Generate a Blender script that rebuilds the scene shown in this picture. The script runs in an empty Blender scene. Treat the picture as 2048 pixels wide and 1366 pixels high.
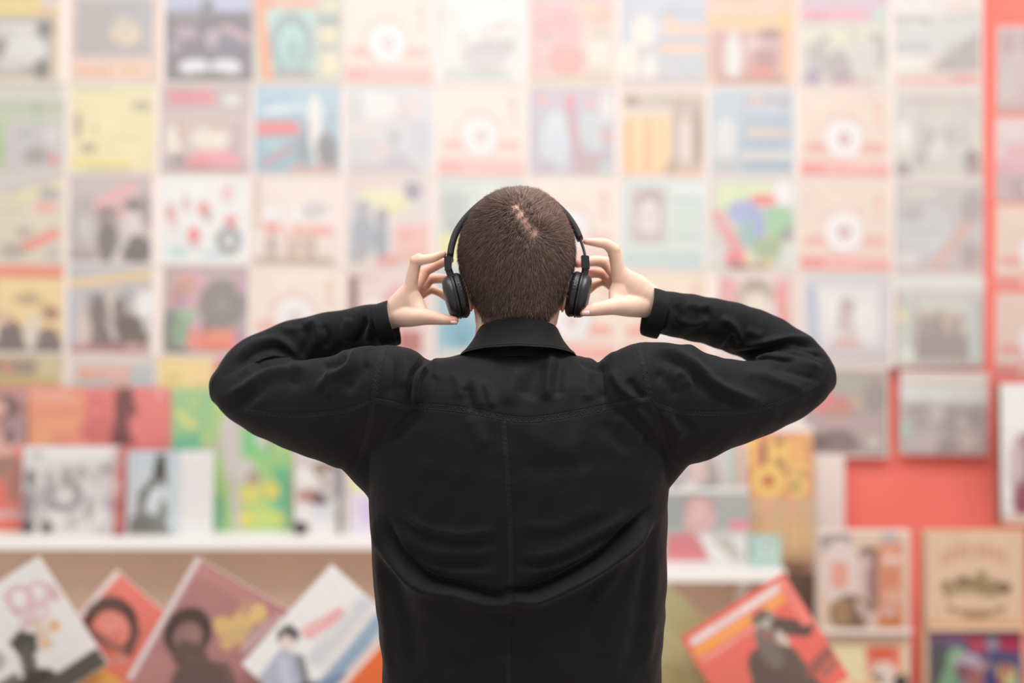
import bpy, bmesh, math, random
import numpy as np
from mathutils import Vector, Matrix
from mathutils.bvhtree import BVHTree

SC = bpy.context.scene
COL = SC.collection
random.seed(4)
RNG = np.random.default_rng(4)

# ------------------------------------------------------------------ camera, world, lights, exposure
ZC = 1.57                         # eye height of the photographer
LENS = 50.0
F = 2048 * LENS / 36.0            # focal length in pixels
cam = bpy.data.cameras.new('camera')
cam.lens = LENS; cam.sensor_width = 36.0
cam.dof.use_dof = True
cam.dof.focus_distance = 2.02
cam.dof.aperture_fstop = 1.55
cam.dof.aperture_blades = 0
co = bpy.data.objects.new('camera', cam); COL.objects.link(co)
co.location = (0, 0, ZC); co.rotation_euler = (math.pi / 2, 0, 0)
SC.camera = co

w = bpy.data.worlds.new('daylight'); SC.world = w; w.use_nodes = True
bg = w.node_tree.nodes['Background']
bg.inputs[0].default_value = (1.0, 0.98, 0.96, 1); bg.inputs[1].default_value = 0.58

def area(name, loc, target, sx, sy, power, colour=(1, 1, 1)):
    l = bpy.data.lights.new(name, 'AREA'); l.shape = 'RECTANGLE'; l.size = sx; l.size_y = sy
    l.energy = power; l.color = colour
    o = bpy.data.objects.new(name, l); COL.objects.link(o); o.location = loc
    d = Vector(target) - Vector(loc)
    o.rotation_euler = d.to_track_quat('-Z', 'Y').to_euler()
    return o
# two ceiling light panels of the shop: one in front of the record wall, one over the man
area('ceiling_panel_light', (0.0, 2.0, 4.6), (0.0, 5.1, 0.9), 5.0, 1.2, 105, (1, 0.985, 0.97))
area('ceiling_panel_light', (0.45, 1.25, 3.7), (0.0, 2.1, 1.3), 1.8, 1.2, 48, (1, 0.985, 0.97))

SC.view_settings.view_transform = 'Standard'
SC.view_settings.look = 'None'
SC.view_settings.gamma = 1.0
SC.view_settings.use_curve_mapping = False
SC.view_settings.exposure = 0.14

# ------------------------------------------------------------------ helpers
def P(px, py, d):
    """the place in the room that lies d metres in front of the photographer at photo position px, py"""
    return Vector(((px - 1024) / F * d, d, ZC - (py - 683) / F * d))

def lin(h):
    h = h.lstrip('#')
    out = []
    for i in (0, 2, 4):
        c = int(h[i:i + 2], 16) / 255
        out.append(c / 12.92 if c <= 0.04045 else ((c + 0.055) / 1.055) ** 2.4)
    return np.array(out)

def tag(o, label=None, cat=None, group=None, kind=None):
    if label: o['label'] = label
    if cat: o['category'] = cat
    if group: o['group'] = group
    if kind: o['kind'] = kind
    return o

def link(name, me, mat=None, parent=None, smooth=False):
    o = bpy.data.objects.new(name, me); COL.objects.link(o)
    if mat is not None and len(me.materials) == 0: me.materials.append(mat)
    if parent is not None: o.parent = parent
    if smooth: me.polygons.foreach_set('use_smooth', np.ones(len(me.polygons), bool))
    return o

def empty(name, loc=(0, 0, 0)):
    o = bpy.data.objects.new(name, None); COL.objects.link(o); o.location = loc
    o.empty_display_size = 0.1
    return o

def mesh(name, verts, faces):
    me = bpy.data.meshes.new(name)
    me.from_pydata([tuple(v) for v in verts], [], [tuple(int(i) for i in f) for f in faces])
    me.update()
    return me

def keep_world(o, parent):
    """parent an object whose vertices are written in room coordinates"""
    o.parent = parent
    o.matrix_parent_inverse = Matrix.Translation(parent.location).inverted()
    return o

def box_data(lo, hi):
    x0, y0, z0 = lo; x1, y1, z1 = hi
    v = [(x0, y0, z0), (x1, y0, z0), (x1, y1, z0), (x0, y1, z0), (x0, y0, z1), (x1, y0, z1), (x1, y1, z1), (x0, y1, z1)]
    f = [(0, 3, 2, 1), (4, 5, 6, 7), (0, 1, 5, 4), (1, 2, 6, 5), (2, 3, 7, 6), (3, 0, 4, 7)]
    return v, f

def bevel_box(name, lo, hi, mat, bev=0.002, parent=None):
    v, f = box_data(lo, hi)
    bm = bmesh.new()
    vs = [bm.verts.new(p) for p in v]
    for q in f: bm.faces.new([vs[i] for i in q])
    if bev > 0:
        bmesh.ops.bevel(bm, geom=list(bm.edges), offset=bev, segments=2, profile=0.5, affect='EDGES')
    bmesh.ops.recalc_face_normals(bm, faces=bm.faces)
    me = bpy.data.meshes.new(name); bm.to_mesh(me); bm.free()
    o = link(name, me, mat)
    if parent is not None: keep_world(o, parent)
    return o

# ------------------------------------------------------------------ materials
def nodes_of(name):
    m = bpy.data.materials.new(name); m.use_nodes = True
    nt = m.node_tree
    return m, nt, nt.nodes['Principled BSDF']

def plain(name, hexcol, rough=0.6, spec=0.3, noise=0.0, nscale=8.0, bump=0.0, bscale=60.0, dark=0.9):
    m, nt, b = nodes_of(name)
    c = lin(hexcol)
    b.inputs['Base Color'].default_value = (*c, 1)
    b.inputs['Roughness'].default_value = rough
    b.inputs['Specular IOR Level'].default_value = spec
    tc = nt.nodes.new('ShaderNodeTexCoord')
    if noise > 0:
        n = nt.nodes.new('ShaderNodeTexNoise'); n.inputs['Scale'].default_value = nscale; n.inputs['Detail'].default_value = 6
        r = nt.nodes.new('ShaderNodeValToRGB')
        r.color_ramp.elements[0].position = 0.3; r.color_ramp.elements[1].position = 0.7
        r.color_ramp.elements[0].color = (*(c * (1 - noise)), 1); r.color_ramp.elements[1].color = (*np.minimum(c * (1 + noise * 0.5), 1), 1)
        nt.links.new(tc.outputs['Object'], n.inputs['Vector']); nt.links.new(n.outputs['Fac'], r.inputs['Fac'])
        nt.links.new(r.outputs['Color'], b.inputs['Base Color'])
    if bump > 0:
        n2 = nt.nodes.new('ShaderNodeTexNoise'); n2.inputs['Scale'].default_value = bscale; n2.inputs['Detail'].default_value = 4
        bp = nt.nodes.new('ShaderNodeBump'); bp.inputs['Strength'].default_value = bump; bp.inputs['Distance'].default_value = 0.002
        nt.links.new(tc.outputs['Object'], n2.inputs['Vector']); nt.links.new(n2.outputs['Fac'], bp.inputs['Height'])
        nt.links.new(bp.outputs['Normal'], b.inputs['Normal'])
    return m

M_RED = plain('red_paint', 'ff8276', 0.55, 0.3, 0.05, 3, 0.05)
M_BOARD = plain('pale_board', 'efe2dc', 0.6, 0.3, 0.03, 3, 0.05)
M_WHITE = plain('white_lacquer', 'f6f5f3', 0.4, 0.4, 0.02, 4)
M_KRAFT = plain('kraft_panel', 'e2c4b0', 0.7, 0.2, 0.06, 5, 0.08)
M_CREAM = plain('cream_panel', 'eadbd3', 0.6, 0.3, 0.03, 5)
M_WOOD = plain('pale_wood', 'e0bf9f', 0.55, 0.3, 0.08, 9, 0.1)
M_FLOOR = plain('pale_floor', 'dcd6cf', 0.5, 0.3, 0.06, 4, 0.05)

def print_material(name, rough):
    m, nt, b = nodes_of(name)
    a = nt.nodes.new('ShaderNodeVertexColor'); a.layer_name = 'print'
    n = nt.nodes.new('ShaderNodeTexNoise'); n.inputs['Scale'].default_value = 55; n.inputs['Detail'].default_value = 5
    tc = nt.nodes.new('ShaderNodeTexCoord')
    mr = nt.nodes.new('ShaderNodeMapRange'); mr.inputs['To Min'].default_value = 0.95; mr.inputs['To Max'].default_value = 1.05
    mx = nt.nodes.new('ShaderNodeMix'); mx.data_type = 'RGBA'; mx.blend_type = 'MULTIPLY'; mx.inputs[0].default_value = 1
    nt.links.new(tc.outputs['Object'], n.inputs['Vector']); nt.links.new(n.outputs['Fac'], mr.inputs['Value'])
    nt.links.new(a.outputs['Color'], mx.inputs[6]); nt.links.new(mr.outputs['Result'], mx.inputs[7])
    nt.links.new(mx.outputs[2], b.inputs['Base Color'])
    b.inputs['Roughness'].default_value = rough; b.inputs['Specular IOR Level'].default_value = 0.25
    return m
M_PRINT = print_material('printed_card', 0.45)

# ------------------------------------------------------------------ room shell
WALL = 5.15            # red wall
BOARD = 5.10           # front of the pale display board
def px_box(name, x0, y0, x1, y1, d0, d1, mat, bev=0.002, parent=None, dref=None):
    """box from d0 (front) to d1 (back) whose front covers the photo rectangle"""
    a = P(x0, y1, dref or d0); b = P(x1, y0, dref or d0)
    return bevel_box(name, (a.x, d0, a.z), (b.x, d1, b.z), mat, bev, parent)

def struct(o): o['kind'] = 'structure'; return o
struct(bevel_box('floor', (-4.5, -1.0, -0.1), (4.5, WALL + 0.2, 0.0), M_FLOOR, 0))
struct(bevel_box('wall_back', (-4.5, WALL, 0.0), (4.5, WALL + 0.15, 3.9), M_RED, 0))
# pale board the sleeves hang on, in two pieces that meet at its stepped right edge
struct(px_box('trim_1', -900, -520, 1967, 735, BOARD, WALL, M_BOARD))
struct(px_box('trim_2', -900, 735, 1778, 915, BOARD, WALL, M_BOARD))
# brown back panel below, and the cream upright beside the red recess
a = P(-900, 915, BOARD); b = P(1628, 915, BOARD)
struct(bevel_box('trim_3', (a.x, BOARD, 0.0), (b.x, WALL, a.z), M_KRAFT))
a = P(1628, 915, BOARD - .03); b = P(1690, 915, BOARD - .03)
struct(bevel_box('trim_4', (a.x, BOARD - .03, 0.0), (b.x, WALL, a.z), M_CREAM))

ROWS = [(-16, -12, 161, 172), (168, 182, 344, 354), (351, 364, 524, 544), (530, 552, 704, 730), (712, 742, 890, 910)]
def row_y(r, x):
    t = (x - 130) / 1770.0
    l0, r0, l1, r1 = ROWS[r]
    return l0 + (r0 - l0) * t, l1 + (r1 - l1) * t
# narrow rails between the rows that carry the sleeves
def rail(n, r, xa, xb):
    ya, yb = row_y(r, xa)[1] + 0.8, row_y(r, xb)[1] + 0.8
    pts = []
    for d in (BOARD - 0.005, BOARD):
        for x, y in ((xa, ya), (xb, yb)):
            q = P(x, y, BOARD); 
            pts += [Vector((q.x, d, q.z - 0.007)), Vector((q.x, d, q.z))]
    f = [(0, 2, 3, 1), (4, 5, 7, 6), (0, 4, 6, 2), (1, 3, 7, 5), (0, 1, 5, 4), (2, 6, 7, 3)]
    struct(link('trim_%d' % n, mesh('rail', pts, f), M_BOARD))
rail(5, 0, -500, 1965); rail(6, 1, -500, 1965); rail(7, 2, -500, 1965); rail(8, 3, -500, 1776)

# ------------------------------------------------------------------ printed sleeves
ILL = 1.16
HAZE = [0.0]      # share of pale haze painted into a sleeve's print colours
def paint(u, v, base, prims, seed=0, mott=0.0):
    """flat print: colour of each point u, v (0..100, v downward) from a list of printed shapes"""
    c = np.tile(lin(base), (len(u), 1))
    soft = 1.6
    def put(dist, h):
        k = np.clip(0.5 - dist / soft, 0, 1)[:, None]
        c[:] = c * (1 - k) + lin(h) * k
    for s in prims.split(';'):
        t = s.split()
        if not t: continue
        k = t[0]; q = [float(z) for z in t[1:-1]]; h = t[-1]
        if k == 'r':
            cx, cy, hx, hy = (q[0] + q[2]) / 2, (q[1] + q[3]) / 2, abs(q[2] - q[0]) / 2, abs(q[3] - q[1]) / 2
            put(np.maximum(np.abs(u - cx) - hx, np.abs(v - cy) - hy), h)
        elif k == 'e':
            put((np.sqrt(((u - q[0]) / q[2]) ** 2 + ((v - q[1]) / q[3]) ** 2) - 1) * min(q[2], q[3]), h)
        elif k == 'o':      # ring: centre, radius, width
            put(np.abs(np.hypot(u - q[0], v - q[1]) - q[2]) - q[3] / 2, h)
        elif k == 'l':
            ax, ay, bx, by, wd = q
            dx, dy = bx - ax, by - ay
            tt = np.clip(((u - ax) * dx + (v - ay) * dy) / (dx * dx + dy * dy + 1e-9), 0, 1)
            put(np.hypot(u - ax - dx * tt, v - ay - dy * tt) - wd / 2, h)
        elif k == 'p':      # convex polygon
            pts = np.array(q).reshape(-1, 2)
            area2 = sum(pts[i][0] * pts[(i + 1) % len(pts)][1] - pts[(i + 1) % len(pts)][0] * pts[i][1] for i in range(len(pts)))
            if area2 < 0: pts = pts[::-1]
            dist = np.full(len(u), -1e9)
            for i in range(len(pts)):
                a_, b_ = pts[i], pts[(i + 1) % len(pts)]
                e = b_ - a_; e = e / (np.hypot(*e) + 1e-9)
                dist = np.maximum(dist, (u - a_[0]) * e[1] - (v - a_[1]) * e[0])
            put(dist, h)
    if mott > 0:
        r = np.random.default_rng(seed)
        g = np.zeros(len(u))
        for _ in range(10):
            fx, fy, ph = r.uniform(-.35, .35), r.uniform(-.35, .35), r.uniform(0, 6.28)
            g += np.sin(u * fx * 2 + v * fy * 2 + ph)
        c *= (1 + mott * g / 4)[:, None]
        for _ in range(16):      # patches of the printed photo, lighter and darker
            x_, y_, rr = r.uniform(0, 100), r.uniform(0, 100), r.uniform(4, 13)
            k = np.exp(-(((u - x_) / rr) ** 2 + ((v - y_) / (rr * r.uniform(.6, 1.6))) ** 2)) * mott * 2.2
            c *= 1 + k[:, None] * r.uniform(-1, .9) * r.uniform(.6, 1.0, 3)
    c = c * (1 - HAZE[0]) + lin('f0ebe9') * HAZE[0]
    return np.clip(c / ILL, 0.002, 0.93)

def sleeve_mesh(name, wid, hei, thick, base, prims, seed, mott, edge='f0ece8', n=40):
    """printed card sleeve, base at the middle of its lower edge, picture facing -y"""
    nx = n; ny = max(12, int(n * hei / wid)) if hei < wid * 3 else n * 2
    gu, gv = np.meshgrid(np.linspace(0, 1, nx + 1), np.linspace(0, 1, ny + 1))
    gu, gv = gu.ravel(), gv.ravel()
    verts = np.stack([(gu - .5) * wid, np.full_like(gu, -thick), (1 - gv) * hei], 1)
    # sleeve boards bow very slightly
    verts[:, 1] -= 0.0015 * (np.sin(gu * np.pi) * np.sin(gv * np.pi)) * (thick > 0.003)
    idx = np.arange((nx + 1) * (ny + 1)).reshape(ny + 1, nx + 1)
    q = np.stack([idx[:-1, :-1], idx[1:, :-1], idx[1:, 1:], idx[:-1, 1:]], -1).reshape(-1, 4)
    faces = q.tolist()
    nv = len(verts)
    x = wid / 2
    ex = [(-x, -thick, hei), (x, -thick, hei), (x, -thick, 0), (-x, -thick, 0), (-x, 0, hei), (x, 0, hei), (x, 0, 0), (-x, 0, 0)]
    verts = np.vstack([verts, np.array(ex)])
    faces += [[nv + a for a in f] for f in ((0, 1, 5, 4), (1, 2, 6, 5), (2, 3, 7, 6), (3, 0, 4, 7), (4, 5, 6, 7))]
    me = mesh(name, verts, faces)
    colr = np.ones((len(verts), 4)); colr[:nv, :3] = paint(gu * 100, gv * 100, base, prims, seed, mott)
    colr[nv:, :3] = lin(edge)
    at = me.color_attributes.new('print', 'FLOAT_COLOR', 'POINT')
    at.data.foreach_set('color', colr.astype(np.float32).ravel())
    me.materials.append(M_PRINT)
    return me

SEED = [0]
def sleeve(label, x0, y0, x1, y1, d, base, prims, group, tilt=0.0, thick=0.005, lean=0.0, mott=0.035, edge='f0ece8', name='record_sleeve', cat='record', dref=None, n=40):
    """sleeve whose picture fills the photo rectangle at distance d; tilt in degrees clockwise, lean in degrees backward"""
    SEED[0] += 1
    dd = dref or d
    wid = (x1 - x0) / F * dd; hei = (y1 - y0) / F * dd
    me = sleeve_mesh(name, wid, hei, thick, base, prims, SEED[0], mott, edge, n)
    o = link(name, me)
    c = P((x0 + x1) / 2, (y0 + y1) / 2, dd); c.y = d
    R = Matrix.Rotation(math.radians(tilt), 4, 'Y') @ Matrix.Rotation(math.radians(-lean), 4, 'X')
    o.matrix_world = Matrix.Translation(c) @ R @ Matrix.Translation((0, 0, -hei / 2))
    o.location = o.matrix_world.translation
    tag(o, label, cat, group)
    return o
# ------------------------------------------------------------------ sleeves on the wall
G_WALL = 'record sleeves in rows on the wall display'
def D(bg='f5e8dc', bar='f2b3aa', bot='f7b4ad', hub='e4cfcf'):
    return bg, ('r 0 76 100 88 f1dfd4;r 0 84 100 100 %s;l 30 92 96 88 6 f9cfc8;o 46 54 25 6 efd3ca;r 6 62 32 72 %s;r 68 62 94 72 %s;l 10 67 28 67 2 f6d8d0;l 72 67 90 67 2 f6d8d0;'
            'e 49 57 21 21 f6f4f5;e 49 57 8 8 %s;e 49 57 2 2 f6f4f5;e 86 20 4 7 f1bdb4;e 86 20 1.5 3 f5e0d6;e 86 39 4 6 f1c4ba;e 86 39 1.5 3 f5e0d6;r 82 28 90 30 f3cfc6' % (bot, bar, bar, hub))
DD = D()
DW = D('f0dfd1', 'f0a79e', 'f3a29a', 'd9b4b2')
# (label, row, x0, x1, base, picture)
W = [
 ('sleeve with yellow band over a black and white photo, top left corner', 0, -60, 120, 'd8c9ae', 'r 0 6 100 26 ead592;e 88 12 10 9 ded2c8;l 76 22 96 26 5 e6b494;r 0 30 90 94 b2aeac;r 30 34 74 48 dcdad8;e 60 66 26 18 e2e1e0;e 84 42 9 9 8c8886;e 40 50 12 7 d2d0cf;e 80 88 9 12 8a8583;e 45 82 16 8 d8d0cc;e 35 62 6 10 98938f'),
 ('sleeve with a dark grey photo and a pale glow over an orange strip', 0, 140, 320, 'e5cfc5', 'r 6 8 92 72 bcb5b5;r 50 8 92 40 b9b9bb;e 62 46 17 15 e0d1bc;e 60 34 9 8 ddd0c0;r 5 80 92 96 f1d0bd;r 8 86 48 93 eec0a4;r 60 84 78 91 efc9a0'),
 ('dark band photo with two white pages spread at its foot', 0, 331, 505, '8b858c', 'r 0 0 100 22 c2c8df;r 42 8 55 30 8f8a93;r 8 20 40 32 a39da4;e 24 46 14 8 bba9b4;e 55 52 9 11 c6b3bd;l 68 40 94 52 9 caadb4;e 12 62 7 8 b3a3ae;e 72 60 14 12 8c8a98;e 34 84 18 9 e9e9ef;e 70 84 18 9 e6e6ee;e 52 96 30 7 8a847f;l 51 70 51 92 3 9c99a2'),
 ('teal portrait sleeve with an orange diagonal stripe', 0, 508, 686, 'cfd1c3', 'r 14 22 68 92 bfe0db;e 42 57 25 34 a3b2b6;e 43 60 16 25 b6dcd6;e 44 66 9 15 a9c6c6;r 18 86 66 97 b0aeaa;p 0 0 10 0 22 100 10 100 f3a985;r 10 6 72 18 ecc2b0;r 12 9 22 16 f0997a;r 40 9 66 15 eeb09c;e 85 47 9 9 f1e2c0;e 86 80 9 14 f3e7c8;r 70 26 96 36 a3adae;e 83 62 10 4 b4bcbc;r 80 10 94 18 efe1bd'),
 ('cream sleeve with white disc and red bars, topmost on the wall', 0, 690, 866, *DD),
 ('almost white sleeve with a small pale crowd, top row', 0, 872, 1046, 'ecebea', 'e 55 70 28 17 d9d2d5;e 62 40 12 6 e4d4d6;e 48 62 6 8 cbc3c6;e 62 58 6 9 cbc0c4;e 76 60 6 10 cfc4c8;e 38 72 6 9 d4cdcf;e 30 50 6 6 dfd6d8;e 86 58 6 8 d3c8cc;r 10 84 84 97 d3d4d3;e 55 30 24 9 f2f1f0;e 74 36 8 5 e2cdd0;r 0 0 8 60 e0e3e0'),
 ('pink and red abstract sleeve in the top row', 0, 1056, 1231, 'ead5ca', 'r 4 12 60 88 f1b9b9;e 16 42 10 9 f4a9b0;e 18 62 9 9 e8c6c2;e 20 47 14 5 cdbbb0;e 82 24 18 12 f1c0b4;e 66 18 14 9 eccfb4;e 46 74 20 20 f6aca8;e 36 28 10 14 f5aeb4;e 84 44 12 5 cfcbb9;e 80 66 14 14 ece7d8;e 92 80 8 8 e4dccc;r 0 89 100 98 dac9b0;r 0 4 100 11 d3c1c3;l 30 50 60 62 4 e5c2b4'),
 ('grey blue sleeve with pale figures and orange bars, top row', 0, 1240, 1411, 'cbd2dc', 'r 0 10 100 30 ced0dc;r 52 16 92 26 bfc6d4;e 28 42 14 18 f0eade;e 10 74 12 20 f2ece0;r 22 58 28 96 d6ccc4;r 50 34 98 46 f1cdb6;e 58 32 6 8 f0c8ac;r 44 56 98 66 f3cfb4;r 45 70 98 90 ccd1d4;e 34 84 9 17 f2ece6;r 0 93 100 100 d6c6c0;l 46 50 96 50 4 b9c5d3'),
 ('orange and brown sleeve with a white figure, top row', 0, 1413, 1591, 'eecfb8', 'r 0 12 100 20 f3d2c0;r 8 4 60 9 e9c0a6;e 88 30 10 12 f6d29a;r 6 24 78 38 f5cca4;r 5 42 84 92 d6aeaa;e 30 70 10 26 ebe8e2;e 30 46 5 6 e6ddd6;e 72 44 14 6 b0928a;e 52 56 8 6 e3cfcb;e 66 72 13 12 c39896;l 44 62 80 54 4 ddc4c0;r 8 92 90 99 c39c90;e 62 87 14 8 e39a92;r 85 40 92 90 efc095'),
 ('sleeve with red headline over a field crowd, top row', 0, 1598, 1776, 'dedbd0', 'r 0 0 100 30 dcc7d2;r 0 18 76 29 f0b9c0;r 10 24 34 29 dd9fb0;e 91 24 8 9 d2e0d6;r 4 40 96 54 e6e6cf;e 20 72 12 22 c4bebc;e 44 82 14 20 c2b8b6;e 30 50 5 5 bfb9b4;e 62 48 5 5 d2cfc0;e 84 48 5 5 bdb9ae;e 74 72 14 22 dad9d3;e 15 93 10 10 b9a7bb;e 50 92 12 10 bcaeb6;e 92 62 6 20 c6c4bd;l 40 98 80 96 3 e6a8aa'),
 ('grey seaside photo sleeve with a thin red line below, top row', 0, 1788, 1962, 'e6d9cf', 'r 0 0 100 22 efeae3;r 60 10 90 18 f1d6cc;r 2 25 98 68 dcdcda;l 2 27 40 29 5 bfbcba;l 60 25 96 22 3 c6c3c0;r 2 54 40 62 c8c8cc;p 42 84 58 64 82 50 98 38 98 84 c2b8b5;e 66 60 6 5 cfcac6;r 2 68 38 84 eeece5;r 5 91 98 97 f2bdbb;r 66 90 98 96 ee9f9e'),

 ('green framed sleeve with white heading and grey inset, far left second row', 1, -60, 130, 'c8cfb9', 'r 4 4 100 18 e2d9d8;l 10 11 92 9 3 bdb6b0;r 0 22 100 32 bfc6b4;e 70 30 3 12 b3bda6;r 40 46 98 98 d0cbcc;e 70 82 14 10 b0a7a7;e 86 60 8 8 dcdadb;e 60 58 10 8 c1c0c4;e 88 86 5 8 e59e98;r 0 40 36 100 bccca2;l 6 36 90 36 2 d8dccb'),
 ('pale yellow sleeve with a few dark marks', 1, 140, 311, 'ece4bd', 'r 5 14 94 92 f2e8b9;e 10 46 4 15 b3a697;e 22 73 10 5 b6a892;e 84 25 12 6 c3b8a4;r 10 4 50 9 d8d2bc;l 20 96 70 97 3 c8bb94;r 0 86 70 94 f3e193;e 40 45 16 8 f6ecc0;e 30 50 3 6 d4c8a0;l 60 60 78 62 2 d6caa2'),
 ('dusky pink sleeve with red lettering and a crouching group', 1, 321, 502, 'c9bcbd', 'r 9 6 60 22 ef9fa5;r 14 10 20 18 dd8f96;r 28 10 34 18 dd8f96;r 44 10 50 18 dd8f96;e 79 17 11 7 e6e4e3;r 0 30 100 80 d6c6c0;e 15 63 8 15 f3ebde;e 24 50 5 18 d4bcae;e 56 62 22 12 f0e6d8;e 62 46 9 8 d5c1b6;e 60 86 30 12 f0acb2;e 42 90 16 6 e8989e;e 20 85 9 6 a09494;e 84 60 8 20 cbb9bd;r 5 93 95 99 bb9f9e'),
 ('blue sleeve with a red title block and a man in a dark suit', 1, 510, 681, 'a5c2d2', 'r 0 0 100 34 b8d1e1;l 14 30 52 24 7 eaeef0;l 8 20 40 12 4 a3bfd2;r 2 41 52 57 f28f91;l 6 49 48 49 3 e4767a;r 2 59 48 98 9fbfcb;l 12 90 42 70 6 d0929e;e 22 68 12 6 b4d5dc;e 70 42 9 32 eeebe6;e 84 78 13 26 8e8e93;r 58 40 64 78 a0a9b2;e 56 72 7 18 9aa4ac;l 70 74 74 92 5 e6e2de;r 40 91 95 99 dcb0a6;e 92 40 6 20 b4c8d6'),
 ('pale blue grey sleeve with soft cloud shapes', 1, 692, 866, 'dfdfe2', 'e 35 22 28 16 eeeded;e 72 26 14 16 e8dbdb;e 85 60 14 22 d2d3dd;e 20 48 14 6 ebdada;r 5 60 40 95 d8d9da;e 55 60 9 12 cbced2;e 12 25 10 14 d8dada;r 5 89 85 98 d0c3ca;e 40 72 8 9 ecd4d2;e 60 84 16 8 c9c7d0;e 90 90 8 8 d8dcdd'),
 ('cream sleeve with white disc and red bars, second row above the head', 1, 876, 1050, *DD),
 ('lilac grey sleeve with blue ovals and dark red streaks', 1, 1058, 1230, 'c7c3cf', 'e 30 62 17 36 d5dee5;l 46 16 60 98 9 ca9fa9;l 64 30 62 60 8 cfd7da;e 15 14 6 7 eeacb2;e 32 16 5 5 d8bcc4;e 48 16 5 10 ee9096;e 72 18 8 6 ecb8ba;e 90 56 6 6 eba2a0;r 68 30 84 70 cfd7da;r 58 74 92 98 c4acb1;e 90 20 8 20 eae6e6;e 88 92 6 8 c0d6d6;e 20 92 14 8 c3bcc9'),
 ('brown and orange striped sleeve with a seated figure', 1, 1241, 1411, 'e6d6c4', 'r 3 10 100 20 c6baae;e 12 15 9 7 a8988c;r 62 8 90 18 d0b9a6;r 5 32 60 98 fcd8a9;r 6 34 14 98 f7bc80;r 28 34 36 98 f9bd8a;r 44 34 48 98 fbcd9c;r 60 14 97 97 c6b4aa;e 76 60 8 28 e8dacf;e 76 30 6 7 dac3b4;e 91 55 6 32 b09a8e;r 50 92 95 99 ecbd99;e 60 92 8 8 c4a894'),
 ('slate blue text sleeve with a white figure on its left', 1, 1420, 1588, 'c8d2db', 'r 36 8 96 18 c8bfc4;e 55 12 8 4 eccbbb;r 36 28 96 56 b8c7d3;r 44 46 94 54 e8cdbb;r 40 32 60 38 c6ccd2;e 18 60 12 26 e3e4e3;e 18 90 14 10 c4c9cb;r 36 58 96 69 abbfd1;r 38 72 96 80 e2dcd8;r 36 83 96 93 a7b8c4;l 4 95 96 97 2 d8d0cd'),
 ('cream sleeve with white disc and red bars, second row, upper of two near the right', 1, 1600, 1779, *DW),
 ('greyish crowd photo sleeve with a yellow centre, second row', 1, 1788, 1965, 'dad9cf', 'r 8 8 92 17 d9c4c6;e 55 24 20 7 e6e6bd;r 4 20 96 30 d7d3cd;e 10 55 9 18 ebe9e2;e 28 50 8 18 d2ccca;e 40 56 7 14 c6bfbe;e 62 52 8 14 c9c2c4;e 78 50 7 16 d2ccd0;e 88 82 9 14 a69591;e 88 90 12 8 b3a4a0;r 20 82 80 94 dad6cf;e 50 66 8 12 e2e0df;e 10 92 10 10 b4a9a6;e 30 78 6 12 bdb5b2;e 94 60 4 12 e4e2cf'),

 ('beige sleeve with three red and grey badges down its right side', 2, -60, 128, 'dfd7c0', 'r 0 0 100 20 d2cbc8;l 8 10 60 8 3 e6d9dc;l 50 24 100 10 8 ede4b2;e 5 75 18 15 a8a09f;l 58 84 90 68 13 eb9a8c;e 80 38 12 6 f2aeaa;e 85 22 12 8 bdb5b4;e 58 66 9 6 c0b1a8;e 46 88 14 9 b8aea4;e 88 90 9 10 c9c4ba;l 10 45 60 40 3 d0c6b0'),
 ('grey photo sleeve of two people in dark coats under pink lettering', 2, 139, 304, 'cec1be', 'l 30 36 76 14 14 f0b9bb;e 64 42 8 8 e9b2b2;e 78 54 13 19 e3d8d4;e 80 34 14 8 918584;e 46 46 13 12 988c8b;e 82 86 18 18 7d7271;e 47 76 13 26 857a7b;e 14 56 14 28 bdb4b6;e 18 60 8 16 d2ccce;e 20 34 12 12 bfb4b2;l 54 97 70 72 6 e0d8d4;r 0 86 34 96 b0a19f;e 93 40 6 20 a99b9a;r 44 44 56 54 aa9d9b'),
 ('white sleeve with little red figures and a round grey clock', 2, 324, 499, 'f3f3f1', 'e 10 42 5 11 dfa3a0;e 14 50 4 6 f3c3c2;e 28 32 5 9 e8bcc0;e 48 38 7 9 f29490;e 52 46 6 6 c5b7b6;e 37 68 7 10 f58d86;e 38 80 5 5 d6c9c6;e 79 51 7 6 f08688;e 75 20 6 11 f3c9ca;o 77 73 12 6 8f8f92;e 77 73 10 9 c3c3c7;e 77 74 6 5 e2e2e5;e 76 86 12 4 a2a5a6;r 8 82 30 93 c9e4e0;r 45 85 68 93 c9dfe2;l 8 58 20 60 2 d9b5b2'),
 ('pale peach sleeve with a row of small musicians', 2, 505, 683, 'f3e6de', 'r 0 0 10 62 e2cdbf;e 22 58 9 8 f2a597;r 46 56 92 67 f0b1a4;e 62 58 6 4 f3c8c0;e 70 38 16 9 d3d1d2;e 22 42 9 10 f1f2f2;e 48 43 7 9 f3f3f2;e 84 48 6 8 f3e6e8;e 22 80 8 14 c9b9ad;e 45 82 8 14 d6c1b2;e 66 80 7 15 cfbcae;e 84 82 7 12 f0e2da;r 2 92 92 100 c7aa94;e 38 64 5 6 edc8be;e 56 74 4 12 dcc5b8'),
 ('sleeve of grey blue figures beside a pink panel, left of the headphones', 2, 692, 862, 'e5ddd8', 'r 2 6 98 14 eccfcf;e 45 24 30 14 f1ecc8;e 78 15 10 11 9f9eaa;e 56 34 16 7 efe6b2;e 20 34 10 8 b5b7bd;e 20 66 14 26 aab2bc;e 42 72 8 28 a0a9b3;r 56 52 98 96 f3c3bd;e 42 44 8 10 a5a6b0;e 14 86 10 12 b4b0b4;e 50 94 16 6 e89e98;e 80 90 14 7 eab8a8;r 62 60 80 70 f0b2ae'),
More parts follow.
